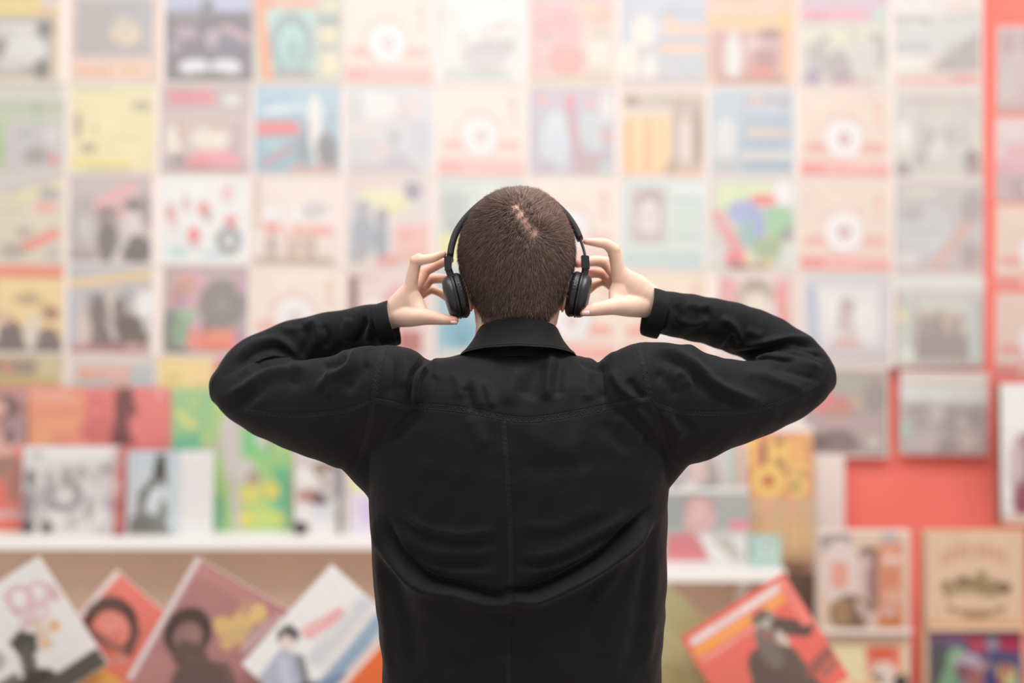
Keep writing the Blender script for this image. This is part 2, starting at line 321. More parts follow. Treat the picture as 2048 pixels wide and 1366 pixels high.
 ('sage green sleeve half hidden behind the left of the head', 2, 874, 1046, 'd3dad6', 'e 20 30 14 20 c3ccca;r 4 62 40 96 efe7a6;e 18 54 8 10 b8c0bf;e 60 40 22 26 dfe4e0;r 10 6 80 14 dde6dd'),
 ('cream sleeve with white disc and red bars beside the right of the head', 2, 1054, 1232, *DD),
 ('pale mint sleeve with a small portrait and rows of text', 2, 1242, 1411, 'd9e4e0', 'r 12 8 54 72 d6c7c8;e 33 24 16 13 bdb0b4;e 33 42 12 20 eae0dd;e 33 66 16 7 cfc5c6;l 22 40 44 40 3 c9bcbc;r 60 22 96 27 ccd6d3;r 60 40 96 46 cfdcd8;r 60 60 94 65 ced9d6;r 5 83 95 95 c8dcd8;r 5 75 96 79 e3ece9;r 60 6 96 14 e9f0ed'),
 ('colourful comic style sleeve with red, blue and green shapes', 2, 1418, 1591, 'd9dbd0', 'r 10 4 75 35 e1ecc3;e 86 15 12 15 f5f2f4;e 62 22 16 7 f08f90;e 50 28 8 5 ef9c9c;e 28 32 8 6 9aa0b4;e 40 36 18 14 b0b8e0;e 80 46 18 18 a8d3a8;e 46 60 14 16 a5c6c0;e 58 52 7 14 aab4dc;e 70 76 20 14 b0bf9c;e 90 60 7 8 a59ba3;l 10 40 36 84 14 f0a3a6;e 30 88 13 9 ef8b90;e 14 50 9 10 e8b2b8;e 46 90 6 7 f0e0ac;e 68 92 8 6 e0cf9c;e 35 97 14 4 8a7567;e 90 84 8 14 e2e6dd;e 58 96 10 4 bd9c86;e 10 84 8 9 e6dfe3;l 54 36 72 34 3 8a94c8'),
 ('cream sleeve with white disc and red bars, third row, below another of the same', 2, 1599, 1781, *DW),
 ('grey sleeve with a pinkish diagonal streak, third row', 2, 1789, 1967, 'cec9c8', 'e 35 55 30 26 d2d3d7;e 20 35 14 10 c2bcbe;l 15 12 45 10 5 e9e1c8;l 48 92 96 28 14 dfbdb5;e 86 28 13 18 bab0ad;e 85 82 12 14 bcaba7;e 15 86 14 8 e0dddc;l 16 56 50 54 3 bdb9bd;r 60 8 80 14 d8c9c3;l 2 97 98 96 2 dba9a4'),

 ('red topped yellow sleeve with men in dark suits at the left edge', 3, -60, 127, 'ecd09a', 'r 0 0 100 15 f49682;l 40 12 100 13 3 dd7f70;r 30 18 98 72 f8dba2;r 0 18 28 60 d9a8a0;e 62 40 16 6 c3ab84;e 82 54 7 10 cdb078;e 12 84 16 24 655855;e 44 86 14 24 7d6c69;e 24 60 8 9 d4a083;e 88 56 8 9 b38474;e 24 76 6 13 f4efe9;e 40 62 6 8 e0bba4;e 84 90 14 18 84746f;r 0 90 100 100 776a68;e 66 80 7 18 e6dccd;e 70 62 7 7 e9d9c6'),
 ('dark group photo sleeve with a yellow slanting band', 3, 138, 304, 'cec4c1', 'r 0 0 100 14 c8c6ca;l 0 22 96 9 8 f4d296;r 0 26 11 94 bfc3ca;e 30 36 12 9 b0b4ba;e 70 34 9 8 aeb0b6;e 52 46 8 11 e5d2c6;e 70 44 9 9 c4b8b4;e 92 44 12 15 f4f4f4;e 36 58 12 26 857774;e 38 88 14 12 86787a;e 70 80 26 25 73645f;e 61 48 8 12 857974;l 50 66 56 84 7 d9cec6;e 18 75 10 20 e0cdc2;e 94 66 4 10 e3ded9;r 4 92 95 100 bf8585;e 78 92 12 4 d3a6a2'),
 ('sleeve with a big dark disc over a red and green shape', 3, 326, 496, 'c6b1b3', 'e 34 30 22 27 dbb2bd;e 26 22 14 14 d9a89c;e 16 34 9 14 c99a98;l 22 60 22 36 6 b59ab8;e 70 43 28 28 908b86;o 70 43 16 3 9e9995;e 70 43 6 6 a9a5a1;e 26 58 20 9 a4c39d;e 10 74 9 26 858a80;e 22 74 10 16 94b394;r 30 72 86 95 f59680;r 44 88 84 96 ee8570;e 41 68 8 8 dcaabd;e 52 70 6 6 9c7e78;e 90 78 5 11 b394b3;e 92 20 7 12 cfa9ba;e 18 96 16 4 7f8279'),
 ('cream sleeve with white disc and red bars behind the left forearm', 3, 503, 684, *DD),
 ('pale pink sleeve with a dark edge and a red panel behind the left hand', 3, 692, 864, 'ecd8d4', 'r 3 8 14 62 92706d;r 14 8 34 14 d2c0be;e 66 42 24 24 eeabae;r 4 66 62 96 f3e4d4;r 60 70 88 97 bd706e;e 32 46 14 15 f3e9e1;r 20 76 40 84 ec9a92'),
 ('teal and grey sleeve below the left thumb', 3, 872, 1046, 'a8c8d2', 'e 28 72 20 20 83b9cb;e 30 78 8 8 6ea9bf;r 55 56 95 95 9a9ba1;e 66 80 10 18 84858c;e 20 15 12 8 d9e4e6;r 5 90 60 100 dcdcd2;e 48 86 6 5 e2d6c8'),
 ('cream sleeve with white disc and red bars right of the collar', 3, 1058, 1234, *D('f8e6d3', 'f29a8c', 'f6a192')),
 ('cream sleeve with white disc and red bars behind the right cuff', 3, 1242, 1414, *D('f8e6d3', 'f29a8c', 'f6a192')),
 ('sleeve with a dark haired face between two red drapes', 3, 1432, 1596, 'ebdad2', 'r 4 6 24 42 ecaaae;e 16 62 10 16 efd5cc;e 48 22 22 16 c2b3a6;e 48 44 16 26 f3e6d6;e 28 42 6 26 cfc0b4;e 48 14 12 7 b3a498;r 72 6 88 30 ecb0b2;l 78 24 90 90 12 ef9d98;l 12 12 16 40 3 f3c4c0;e 48 80 22 16 f1e2d6;l 42 44 54 44 2 d9c6b6'),
 ('white sleeve with a blue edge and a pale reddish figure', 3, 1605, 1781, 'dbd8dc', 'r 16 14 92 78 e9e7e8;l 9 14 16 82 7 b4bcd6;e 50 36 8 10 c5b1b1;e 46 52 10 14 d3c1c1;e 54 66 9 12 dccfcb;e 72 52 12 20 f1eeec;e 34 44 6 20 f2f0f0;r 2 84 98 99 d2c7c9;e 50 77 18 5 ddb9ac;l 88 16 90 80 4 ccd0dc;l 10 90 90 90 2 e2d9da'),
 ('group photo sleeve with a pale green border, fourth row', 3, 1790, 1968, 'c6c0ba', 'r 0 0 100 16 e8e8e3;r 18 19 96 26 ddd3cb;l 14 20 10 96 8 d3ddd4;l 84 34 90 94 9 ccdad4;r 24 28 80 40 d6dcd4;e 34 58 9 20 aea29f;e 50 62 8 24 a49895;e 66 60 9 22 aca19c;e 78 62 7 18 d2c4ba;r 24 66 82 93 a69a97;e 34 42 5 6 d9bda9;e 50 42 5 6 c9b2a4;e 66 42 5 6 ddc8b8;e 8 46 6 8 e6dcb2;e 58 54 4 10 d9c2ae;e 14 90 8 8 dfe8de'),

 ('olive and black sleeve just over the red poster, far left', 4, -60, 126, 'd3c39c', 'r 0 4 72 22 a3907f;r 34 6 46 20 d0917b;r 0 22 98 40 e0cb8f;r 4 26 92 31 c4ad6e;r 30 33 100 44 e69684;r 0 32 30 42 8d7d72'),
 ('pale sleeve with a salmon panel just over the red poster', 4, 139, 309, 'dfd5cf', 'r 10 10 72 36 e4b3a6;e 18 20 9 6 f0ae92;r 72 10 98 42 c6c8cb;r 10 28 52 38 bccfcd;r 40 14 66 24 e9bcb0;e 90 38 8 5 e2e2e2'),
 ('plain yellow sleeve above the green poster', 4, 315, 425, 'f9dd98', 'r 8 8 90 60 fbe0a0;e 30 22 14 7 e6d38a;e 88 40 10 9 e2cf9e;l 20 50 60 46 3 f3cf82'),
 ('red sleeve beside the yellow one, mostly behind the left elbow', 4, 428, 600, 'dd8a88', 'r 8 8 92 90 d97f7e;e 60 50 20 20 c86a6c'),
 ('brownish red sleeve beside the right elbow', 4, 1608, 1774, 'b8aaa4', 'e 22 34 15 20 e38d8f;e 46 44 15 11 da8a85;r 30 12 98 26 b2b2a4;e 62 38 10 6 c9b49a;e 86 32 14 20 a59a94;e 38 52 12 6 c39c82;r 10 60 90 69 cba8b2;e 42 85 27 13 8b7673;e 20 86 14 10 7d6c6b;e 84 86 6 8 dad3cd;e 70 78 10 6 bfb1aa;r 2 96 96 100 a3958f'),
 ('grey landscape sleeve with a pale sky, lowest on the right', 4, 1798, 1975, 'd0cac5', 'r 0 0 100 15 e9dcd3;r 0 17 100 36 dfe2e0;r 0 38 100 100 c2b7b3;e 58 58 14 18 aca3a0;e 22 48 12 7 aca4a2;e 72 60 5 8 dbcfce;e 42 52 9 10 d0c6c5;e 8 68 7 12 bcd3c6;e 24 60 10 12 b9aeac;e 86 54 14 12 aea4a0;e 78 84 12 7 d8ccc2;e 55 90 16 10 a59b96;e 28 84 18 12 cabeb9;l 60 96 98 92 4 b5aa9f'),
]
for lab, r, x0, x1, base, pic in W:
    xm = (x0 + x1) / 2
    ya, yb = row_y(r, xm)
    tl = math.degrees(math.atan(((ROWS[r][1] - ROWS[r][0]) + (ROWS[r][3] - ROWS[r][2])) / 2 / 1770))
    HAZE[0] = 0.10 + 0.18 * math.exp(-((xm - 1000) / 480) ** 2) * (1, .9, .6, .1, 0)[r]  # whitish veil put into the print, strongest at the wall's upper centre
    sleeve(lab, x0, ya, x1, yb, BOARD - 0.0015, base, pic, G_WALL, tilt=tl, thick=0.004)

# the column of sleeves on the red wall at the right edge
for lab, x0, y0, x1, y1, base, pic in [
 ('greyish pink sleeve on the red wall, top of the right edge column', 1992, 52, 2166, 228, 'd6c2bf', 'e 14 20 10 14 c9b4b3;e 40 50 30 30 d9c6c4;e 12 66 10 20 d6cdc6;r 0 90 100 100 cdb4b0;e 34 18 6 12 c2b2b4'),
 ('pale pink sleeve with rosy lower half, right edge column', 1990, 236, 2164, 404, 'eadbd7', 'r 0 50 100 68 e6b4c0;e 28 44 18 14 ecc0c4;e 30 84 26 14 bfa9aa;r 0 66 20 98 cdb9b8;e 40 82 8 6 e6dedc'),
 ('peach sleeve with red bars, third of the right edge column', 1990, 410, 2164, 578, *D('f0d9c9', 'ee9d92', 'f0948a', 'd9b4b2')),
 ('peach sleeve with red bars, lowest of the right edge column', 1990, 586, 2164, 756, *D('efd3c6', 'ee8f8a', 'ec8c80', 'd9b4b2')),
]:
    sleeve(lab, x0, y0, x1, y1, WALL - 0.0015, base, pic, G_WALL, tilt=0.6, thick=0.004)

HAZE[0] = 0.0
# ------------------------------------------------------------------ the white shelves and what stands on them
def shelf(label, xa, xb, y_front_top, d_front, thick):
    a = P(xa, y_front_top, d_front); b = P(xb, y_front_top, d_front)
    root = empty('wall_shelf', (( a.x + b.x) / 2, BOARD, a.z))
    tag(root, label, 'shelf', 'white wall shelves')
    bevel_box('shelf_board', (a.x, d_front, a.z - thick), (b.x, BOARD - 0.001, a.z), M_WHITE, 0.003, root)
    for x in (a.x + 0.12, b.x - 0.12):
        v = [(x - .012, BOARD - .001, a.z - thick), (x + .012, BOARD - .001, a.z - thick), (x - .012, d_front + .05, a.z - thick), (x + .012, d_front + .05, a.z - thick),
             (x - .012, BOARD - .001, a.z - thick - .12), (x + .012, BOARD - .001, a.z - thick - .12)]
        f = [(0, 1, 3, 2), (0, 2, 4), (1, 5, 3), (2, 3, 5, 4), (0, 4, 5, 1)]
        keep_world(link('bracket', mesh('bracket', v, f), M_WHITE), root)
    return a.z
SH_D = 4.84
z_left = shelf('long white shelf on the left under the propped posters', -560, 980, 1076, SH_D, 0.040)
z_right = shelf('short white shelf right of the man, over the olive record', 1060, 1572, 1140, SH_D, 0.042)

G_SHELF = 'sleeves and posters propped on the white shelves'
def stand(label, x0, y0, x1, d, ztop_of_shelf, base, pic, thick=0.006, lean=4.0, name='record_sleeve', cat='record', n=44, mott=0.03, edge='f0ece8', dtop=None, group=G_SHELF):
    """sleeve standing on a shelf: its foot is on the shelf, its top edge at photo row y0"""
    SEED[0] += 1
    a = P(x0, y0, d); b = P(x1, y0, d)
    wid = b.x - a.x; hei = (a.z - ztop_of_shelf - 0.001) / math.cos(math.radians(lean))
    me = sleeve_mesh(name, wid, hei, thick, base, pic, SEED[0], mott, edge, n)
    o = link(name, me)
    o.location = ((a.x + b.x) / 2, d, ztop_of_shelf + 0.001)
    o.rotation_euler = (-math.radians(lean), 0, 0)
    tag(o, label, cat, group)
    return o
S = stand
PO = dict(name='poster_board', cat='poster')
S('poster of faces over a red lower part, left end of the long shelf', -120, 778, 48, 5.025, z_left, 'e88f84',
  'r 0 0 100 40 cfa09c;e 74 14 22 10 8d7472;e 66 14 12 7 e2b2a6;e 88 30 18 10 b9989a;e 72 40 20 8 e9b4aa;e 82 34 7 6 8c7678;e 55 34 10 5 f08070;e 80 56 20 8 a58a80;e 88 66 14 14 c08a7c;r 0 66 78 86 ee8276;r 0 86 100 92 e6b9b8;r 0 92 100 100 f0806c', lean=2.6, **PO)
S('red poster with an orange lettered left side and a dark standing figure', 54, 775, 340, 5.03, z_left, 'f08f8c',
  'r 0 0 40 40 f3a78a;l 4 4 30 8 5 f0b7a6;l 6 18 46 18 4 ec9c84;l 6 28 46 26 4 f2ae88;r 4 33 16 40 f4b58c;e 50 30 14 8 dd827e;o 48 16 6 3 d27a78;e 66 10 6 9 93605d;p 62 0 70 0 68 44 58 44 8c605c;e 72 16 5 5 8f605e;e 69 7 5 7 7e5a57;p 60 28 68 24 76 40 58 40 84595a;r 66 4 71 30 8e6461;e 93 5 3 3 efc0c0;r 94 0 100 100 ea8a86;r 0 42 100 100 e88a86', lean=2.6, **PO)
S('green poster with white dancing shapes and yellow flecks', 342, 777, 584, 5.035, z_left, 'b5d68f',
  'r 0 0 34 30 a9d3a0;e 56 10 5 3 e8dd85;l 6 18 26 34 7 dde08f;e 42 14 4 3 d6dd86;e 46 27 5 4 f0e07e;e 18 10 5 5 c0d996;p 0 34 26 28 24 46 0 46 87c6a2;p 26 44 56 26 62 34 50 46 cdc6bb;e 50 40 8 28 d9d3cf;l 44 26 50 60 9 ddd6d2;r 58 28 84 46 8fd295;r 60 46 100 58 a6d592;e 76 36 6 6 d9dcd2;l 80 34 82 44 3 a5a58a;e 60 58 10 8 dfd8d6;e 68 64 6 7 b9a698;l 52 64 56 96 9 d6cdca;r 30 76 44 98 8bc9a2;r 84 56 98 98 7cc6a0;e 66 76 8 5 f0e080;r 56 72 74 78 dfdc84;e 84 72 6 6 f1de74;r 58 84 82 98 cddb86;e 62 92 6 4 f2e27c;e 88 92 6 6 d8e07e;l 60 70 80 70 3 eadf7c', lean=2.6, **PO)
S('white doodle sleeve crowded with small grey drawings', 44, 893, 236, 4.93, z_left, 'e3e1df',
  'r 2 0 96 14 efefef;e 14 10 9 4 d6cdcc;o 44 56 15 9 a59a9f;e 44 56 7 6 dedad9;e 46 32 6 9 b5aaa6;e 28 36 6 8 b9aeb2;e 36 38 5 8 d9d6d6;e 60 30 6 9 bdb2ac;e 8 36 6 10 8f8886;e 6 72 7 24 9b9099;e 20 60 8 10 bcb9bb;e 6 92 8 7 5f5856;e 26 92 7 7 6b6460;e 16 80 6 7 cfcbc0;e 58 82 8 8 d9d6d4;e 52 88 5 6 bcb8b2;e 72 52 8 12 e4e4e3;e 86 26 6 6 b3aba5;e 78 40 6 12 dedcda;e 84 80 6 14 e9e9ea;e 90 66 6 8 cfc4cb;e 70 72 5 14 bfb6b9;e 82 94 9 4 cbc6c0;e 36 80 8 6 ebebea;l 8 48 30 48 3 a9a1a5;l 60 60 88 62 2 b7aeb2;o 74 34 6 2 b2aaa8;o 24 74 6 2 aaa2a6', lean=4)
S('thin red spine standing right of the white doodle sleeve', 237, 900, 248, 4.94, z_left, 'e08a86', 'r 0 0 100 20 c9b3a8;r 0 36 100 50 ecc7c3;r 0 62 100 74 a86866;r 0 92 100 100 a5524e', thick=0.06, lean=3, edge='e08a86', n=8)
S('pale blue sleeve with a dark leaping silhouette', 252, 902, 358, 4.925, z_left, 'd2dce2',
  'r 0 0 100 20 cbd8df;p 56 4 74 4 78 44 46 40 6a6a66;e 62 28 11 16 58574f;l 56 36 30 56 16 74746e;l 32 56 26 74 14 80807a;l 66 40 50 60 8 d4dae0;e 52 58 10 14 dfe4ea;e 70 74 9 16 8f908a;p 4 100 8 80 34 72 60 78 84 94 84 100 888883;e 30 90 22 9 7c7d78', lean=4)
S('plain white sleeve beside the leaping silhouette', 359, 902, 426, 4.925, z_left, 'eeeeed', 'r 10 20 88 22 e2e2e2;r 14 40 70 42 e6e3e2;r 10 76 80 78 e8e0de', lean=4, mott=0.01)
S('white sleeve with brown and black collage figures under the left arm', 588, 895, 694, 4.93, z_left, 'e8e4e2',
  'r 0 0 98 14 ded3d3;r 2 6 30 24 d9cdd2;e 60 24 30 7 a08a80;e 22 34 18 10 f2efee;e 30 56 26 8 c3958e;e 50 60 18 8 7c6a6a;e 70 44 20 18 cfc7c8;r 76 20 94 60 9d94a0;e 86 80 8 26 a8a196;e 54 76 22 10 dfe2e8;e 20 78 14 8 f0efee;e 12 93 16 8 5d5252;r 34 84 72 98 efeeee;l 40 30 60 44 5 bba79e', lean=4)
S('pale yellow sleeve with a lavender lower part beside the jacket', 698, 905, 800, 4.94, z_left, 'ecebc0', 'r 0 0 100 46 eff0c4;r 0 50 100 100 e8dfee;r 20 60 60 88 dccdea;l 4 12 20 16 4 f3f0d8', lean=4)
# right hand shelf
S('narrow orange poster lettered in yellow with thin stripes below', 1482, 852, 1627, 5.03, z_right, 'eec391',
  'r 0 0 100 5 f9f6f4;r 0 5 100 53 eea67c;r 2 6 98 8 ea9478;'
  'r 2 9 26 13 ffdc84;r 10 9 19 31 ffdc84;r 29 12 36 31 9c7566;r 40 9 48 31 ffdc84;r 60 9 68 31 ffdc84;r 48 18 60 22.5 ffdc84;r 49 9.5 59 14 8d7466;r 49 25 59 30 8a7058;r 75 9 83 31 fdd084;r 83 9 99 12.5 fdd084;r 83 18.5 96 21.5 fdd084;r 83 27.5 99 31 fdd084;r 85 13 97 17 c79a70;'
  'e 38 41 23 11.5 ffdc84;e 38 41 11 5.5 d98a66;e 62 34 5 2.5 a98e64;e 66 46 5 3 e3825e;e 81 36 14 6 fdd690;e 84 36 8 3 c99a6a;e 79 45.5 15 6.5 ffdc92;e 76 45 8 3 a8935e;'
  'r 0 54 100 72 e3c3a0;r 4 52 12 74 f4ac84;r 34 54 42 72 f4b69c;r 64 54 72 72 f4b898;r 84 54 88 72 dcb890;r 20 54 26 72 d9bd94;r 50 54 56 72 d8bd96;r 0 74 100 92 ecca98;r 60 70 64 98 ddb884;r 72 74 76 98 f3d6a0;r 84 70 88 98 dcb988;r 0 92 100 100 d9b690;r 46 72 50 98 e0bd8c', lean=2.6, n=64, **PO)
S('sleeve of a bald smiling face with a red collar on the right shelf', 1318, 975, 1500, 4.925, z_right, 'b8bcb9',
  'r 0 0 100 7 f4f4f3;r 0 7 100 50 b3b7b4;r 6 12 30 50 a9aeab;e 44 22 18 12 b89c9a;e 45 38 17 24 e6bcba;e 44 34 10 8 edccc8;e 34 32 4 2 b48c8a;e 54 32 4 2 b48c8a;l 38 50 52 50 2 c78e8c;l 45 36 45 44 2 d3a3a0;e 46 58 13 7 d9c3c0;r 78 42 98 56 eb9aa6;p 8 62 36 56 58 92 8 92 de8c92;p 8 84 30 72 52 92 8 96 e38b90;p 44 62 96 58 96 98 56 92 f1f0ee;p 56 66 78 62 96 96 86 98 c9cabf;r 66 56 100 62 d3d6d2;r 0 94 100 100 efe9e6', lean=4)
S('greyish sleeve with a face and a teal and orange edge behind the bald face', 1330, 884, 1494, 4.99, z_right, 'dcd3d3',
  'e 44 34 24 24 b9acab;e 40 24 12 16 e6cfc9;e 24 46 20 14 e9e6e5;e 14 40 8 10 b7a6a8;l 80 0 84 40 9 b9d8d2;r 86 0 92 40 e3b494;r 76 40 100 60 f6c795;e 92 46 8 8 f8d490;e 52 44 14 10 9f9492', lean=4)
S('small teal card with a round white figure on the right shelf', 1500, 1070, 1562, 4.90, z_right, 'b5d8d0',
  'o 52 36 16 10 d8e8e2;e 52 36 9 9 b09c94;o 54 78 18 10 cfe2da;e 56 80 8 8 a8b8a6;e 84 60 8 40 c9e6da', lean=5, name='small_card', cat='card', n=24)

# ------------------------------------------------------------------ display racks at the right
def rack(label, x0, x1, ytop, d, mat, ledges, deeps):
    a = P(x0, ytop, d); b = P(x1, ytop, d)
    root = empty('display_rack', ((a.x + b.x) / 2, d, 0)); tag(root, label, 'rack', 'display racks on the right')
    bevel_box('front_panel', (a.x, d, 0.0), (b.x, d + .018, a.z), mat, 0.002, root)
    for x, deep in ((a.x + .0005, deeps[0]), (b.x - .018, deeps[1])): bevel_box('side_panel', (x, d + .0185, 0.0), (x + .0175, deep, a.z - .004), mat, 0.002, root)
    zs = []
    for y in ledges:
        z = P(x0, y, d).z
        bevel_box('ledge', (a.x + .004, d - .034, z - .010), (b.x - .004, d - .0005, z), mat, 0.002, root); zs.append(z)
        bevel_box('ledge_lip', (a.x + .004, d - .040, z - .010), (b.x - .004, d - .0345, z + .008), mat, 0.0015, root)
    return zs
RD = 4.74
zl = rack('cream display rack holding two sleeves one above the other', 1637, 1820, 1060, RD, M_CREAM, (1257, 1440), (4.80, 4.80))
zr = rack('pale wooden display rack at the right edge, below the white topped box', 1849, 2050, 1060, RD, M_WOOD, (1252, 1440), (4.80, 4.80))
G_RACK = 'sleeves on the display racks'
KR = 'e6c6a8'
def on_rack(label, x0, y0, x1, z, base, pic, edge='f0ece8'):
    stand(label, x0, y0, x1, RD - 0.014, z, base, pic, thick=0.005, lean=2.0, group=G_RACK, edge=edge)
on_rack('beige sleeve of two pale figures with a red lettered strip, upper left rack', 1640, 1066, 1816, zl[0], 'e3c8b2',
  'r 30 0 76 16 e3cab4;e 16 10 18 10 b3a5a5;e 28 8 8 7 a89c9e;e 24 42 22 34 e6d6d0;r 12 30 32 58 e6a896;e 56 24 12 10 8c7468;e 52 48 10 26 dcbfb8;e 62 54 9 26 a08078;l 64 36 60 80 7 9a7c72;e 34 84 24 20 8a705c;e 24 84 10 16 ae8c6a;l 44 74 62 98 8 d9bfb8;r 66 10 94 98 de9a80;e 80 5 10 6 bfb4b4;r 72 24 92 32 ebcdc0;r 70 38 88 56 d98f72;r 74 60 92 72 e3b19c;r 66 86 92 98 d07c52;e 78 82 8 6 d8b2a8;e 78 18 8 6 e8a584')
on_rack('cream sleeve with a red square portrait, lower left rack', 1646, 1268, 1816, zl[1], 'ecd8b4',
  'r 0 0 100 8 e2d0ba;l 6 10 94 10 7 d3b89c;e 20 40 14 16 c6d0a8;r 14 20 46 98 efe2ba;r 52 14 92 46 ec8a72;e 68 22 18 8 dd6a54;e 72 48 16 16 e8d4c8;e 62 56 8 10 5c504a;e 92 56 10 10 4e4844;e 74 66 10 8 f0e6de;r 56 66 94 90 d9614a;e 30 62 10 14 d7c79c;r 0 86 40 100 e0cf9e')
on_rack('kraft brown sleeve with two arcs of brown lettering round a dark crest', 1853, 1066, 2044, zr[0], KR,
  'l 18 32 20 24 5 cf9c88;l 26 28 28 18 5 cf9c88;l 34 26 36 15 5 cf9c88;l 43 25 43 14 5 cf9c88;l 55 25 55 14 5 cf9c88;l 64 26 64 15 5 cf9c88;l 73 28 71 17 5 cf9c88;l 82 31 79 20 5 cf9c88;l 18 22 80 20 3 d7a996;'
  'e 22 58 8 8 a08a6a;e 39 53 9 7 786450;e 50 56 14 8 9c8462;e 58 45 6 5 a48c6c;e 80 59 9 7 7e6a54;e 68 56 9 6 9a8464;e 24 66 5 5 b09672;e 36 62 18 4 b89e7c;e 66 64 14 5 aa9070;'
  'l 24 80 30 82 5 a07c58;l 36 84 44 87 6 94704e;l 46 87 56 88 6 94704e;l 58 87 68 85 6 94704e;l 74 82 80 80 5 a07c58;l 22 84 80 84 3 b3906a;r 0 96 100 100 e0a678', edge='dbb593')
on_rack('purple and navy sleeve with red, green and yellow shapes', 1860, 1262, 2044, zr[1], '565078',
  'r 0 0 40 16 8a6a92;e 10 60 10 50 5c5a58;p 8 60 26 20 36 30 24 98 7ea684;e 30 30 12 12 8db08c;e 42 34 14 9 b9a9bc;p 38 4 64 6 60 26 44 22 bb5064;p 72 6 100 4 98 24 78 22 b33a5c;e 68 14 7 9 9c92a8;e 36 44 10 7 7f5a66;l 36 64 62 36 8 b08a86;e 44 48 8 8 9a6468;e 82 48 12 12 c9b880;e 82 42 6 6 a6545e;e 88 58 8 6 b5c494;e 76 54 5 6 c06a50;p 56 66 72 40 76 92 60 96 3f447a;r 60 66 96 98 504e84;r 24 78 40 96 d96a44;e 52 60 7 12 a86a64;e 92 84 8 14 45406a', edge='4c466a')
# thick box standing on the right hand rack
zt = P(2040, 1060, RD).z
SEED[0] += 1
bx = link('box_set', sleeve_mesh('box_set', .315, P(0, 768, RD + .12).z - zt - .002, 0.06, 'f3efee',
   'r 0 0 100 30 f6f4f3;e 30 60 22 26 b28f96;e 34 84 22 16 9c5a6a;e 16 56 8 16 d6c2c6;e 44 46 14 12 c9a9ae;r 0 93 100 100 e6cdb8', 77, 0.03, '8c6a58', 40))
bx.location = (P(2010, 0, RD + .10).x + .1575, RD + .19, zt + .0005); bx.rotation_euler = (-math.radians(2), 0, 0)
tag(bx, 'thick white topped box with brown sides standing on the right rack', 'box')

# ------------------------------------------------------------------ the bin of tilted records in front
BIN_D = 3.60
bz = 0.515
bin_root = empty('record_bin', (-0.1, BIN_D, 0.0))
tag(bin_root, 'low wooden bin below the tilted records, its rim under the picture edge', 'bin')
X0, X1, Y0, Y1 = -1.60, 1.02, 3.46, 4.06
bevel_box('bin_floor', (X0, Y0, bz - .02), (X1, Y1, bz), M_WOOD, 0.002, bin_root)
bevel_box('front_board', (X0, Y0 - .018, bz - .02), (X1, Y0 - .0005, bz + .09), M_WOOD, 0.003, bin_root)
bevel_box('back_board', (X0, Y1 + .0005, bz - .02), (X1, Y1 + .018, bz + .09), M_WOOD, 0.003, bin_root)
for x in (X0 - .018, X1 + .0005): bevel_box('side_board', (x, Y0 - .018, bz - .02), (x + .0175, Y1 + .018, bz + .09), M_WOOD, 0.003, bin_root)
for x in (X0 + .02, X1 - .08):
    for y in (Y0 + .02, Y1 - .08):
        bevel_box('leg', (x, y, 0), (x + .06, y + .06, bz - .0205), M_WOOD, 0.003, bin_root)
G_BIN = 'records standing tilted in the bin'
def tilted(label, cx, cy, side, d, deg, base, pic, corner='tl', edge='f0ece8', thick=0.005, n=48, wid=None):
    """record turned in its own plane: the given picture corner is at photo position cx, cy; deg clockwise"""
    SEED[0] += 1
    me = sleeve_mesh('record_sleeve', wid or side, side, thick, base, pic, SEED[0], 0.025, edge, n)
    o = link('record_sleeve', me)
    R = Matrix.Rotation(math.radians(deg), 4, 'Y')
    cl = Vector(((-1 if corner == 'tl' else 1) * (wid or side) / 2, 0, side))
    o.matrix_world = Matrix.Translation(P(cx, cy, d) - R @ cl) @ R
    tag(o, label, 'record', G_BIN)
    return o
tilted('white record with pink script and a grey figure, tilted left at the corner', 78, 1112, .325, 3.60, -33, 'e9e6e3',
  'o 70 20 9 5 ddb9bb;l 62 30 62 12 4 d9b6b8;o 84 24 8 4 dbb6b8;l 64 36 92 30 5 dfc0c2;l 60 40 74 42 5 dcb9ba;e 94 30 4 8 dbb4b6;o 78 36 6 4 e0c3c4;e 81 52 5 5 e2b48e;e 70 50 5 8 ddc9b2;e 68 60 5 5 e2bf9e;p 44 44 56 40 66 50 60 62 46 60 54514e;l 52 58 46 72 12 66625e;e 28 50 8 8 b4b6ae;r 0 66 36 100 78746a;e 44 84 18 12 4a4442;r 0 84 100 100 5c5650', corner='tr')
tilted('red record with a black haired face and a yellow corner', 232, 1138, .33, 3.64, 41, 'e58676',
  'r 0 0 5 100 e9dcd8;r 6 0 100 100 e58474;r 6 0 100 14 ef857a;e 25 34 21 21 5e4842;l 8 36 20 18 8 665048;e 28 38 15 15 ec9082;e 26 36 6 6 f29e92;e 34 44 8 6 dd8476;l 8 50 30 48 6 8e665e;l 30 48 50 42 5 9a6c62;l 44 26 50 42 7 74574f;l 22 34 25 34 2 b56a60;l 32 36 35 36 2 b56a60;r 6 54 60 100 e8826e;l 40 58 52 48 5 d7998a;p 31 64 25 100 70 100 70 62 ecb468;r 6 80 22 100 d97a62', edge='eee6e2')
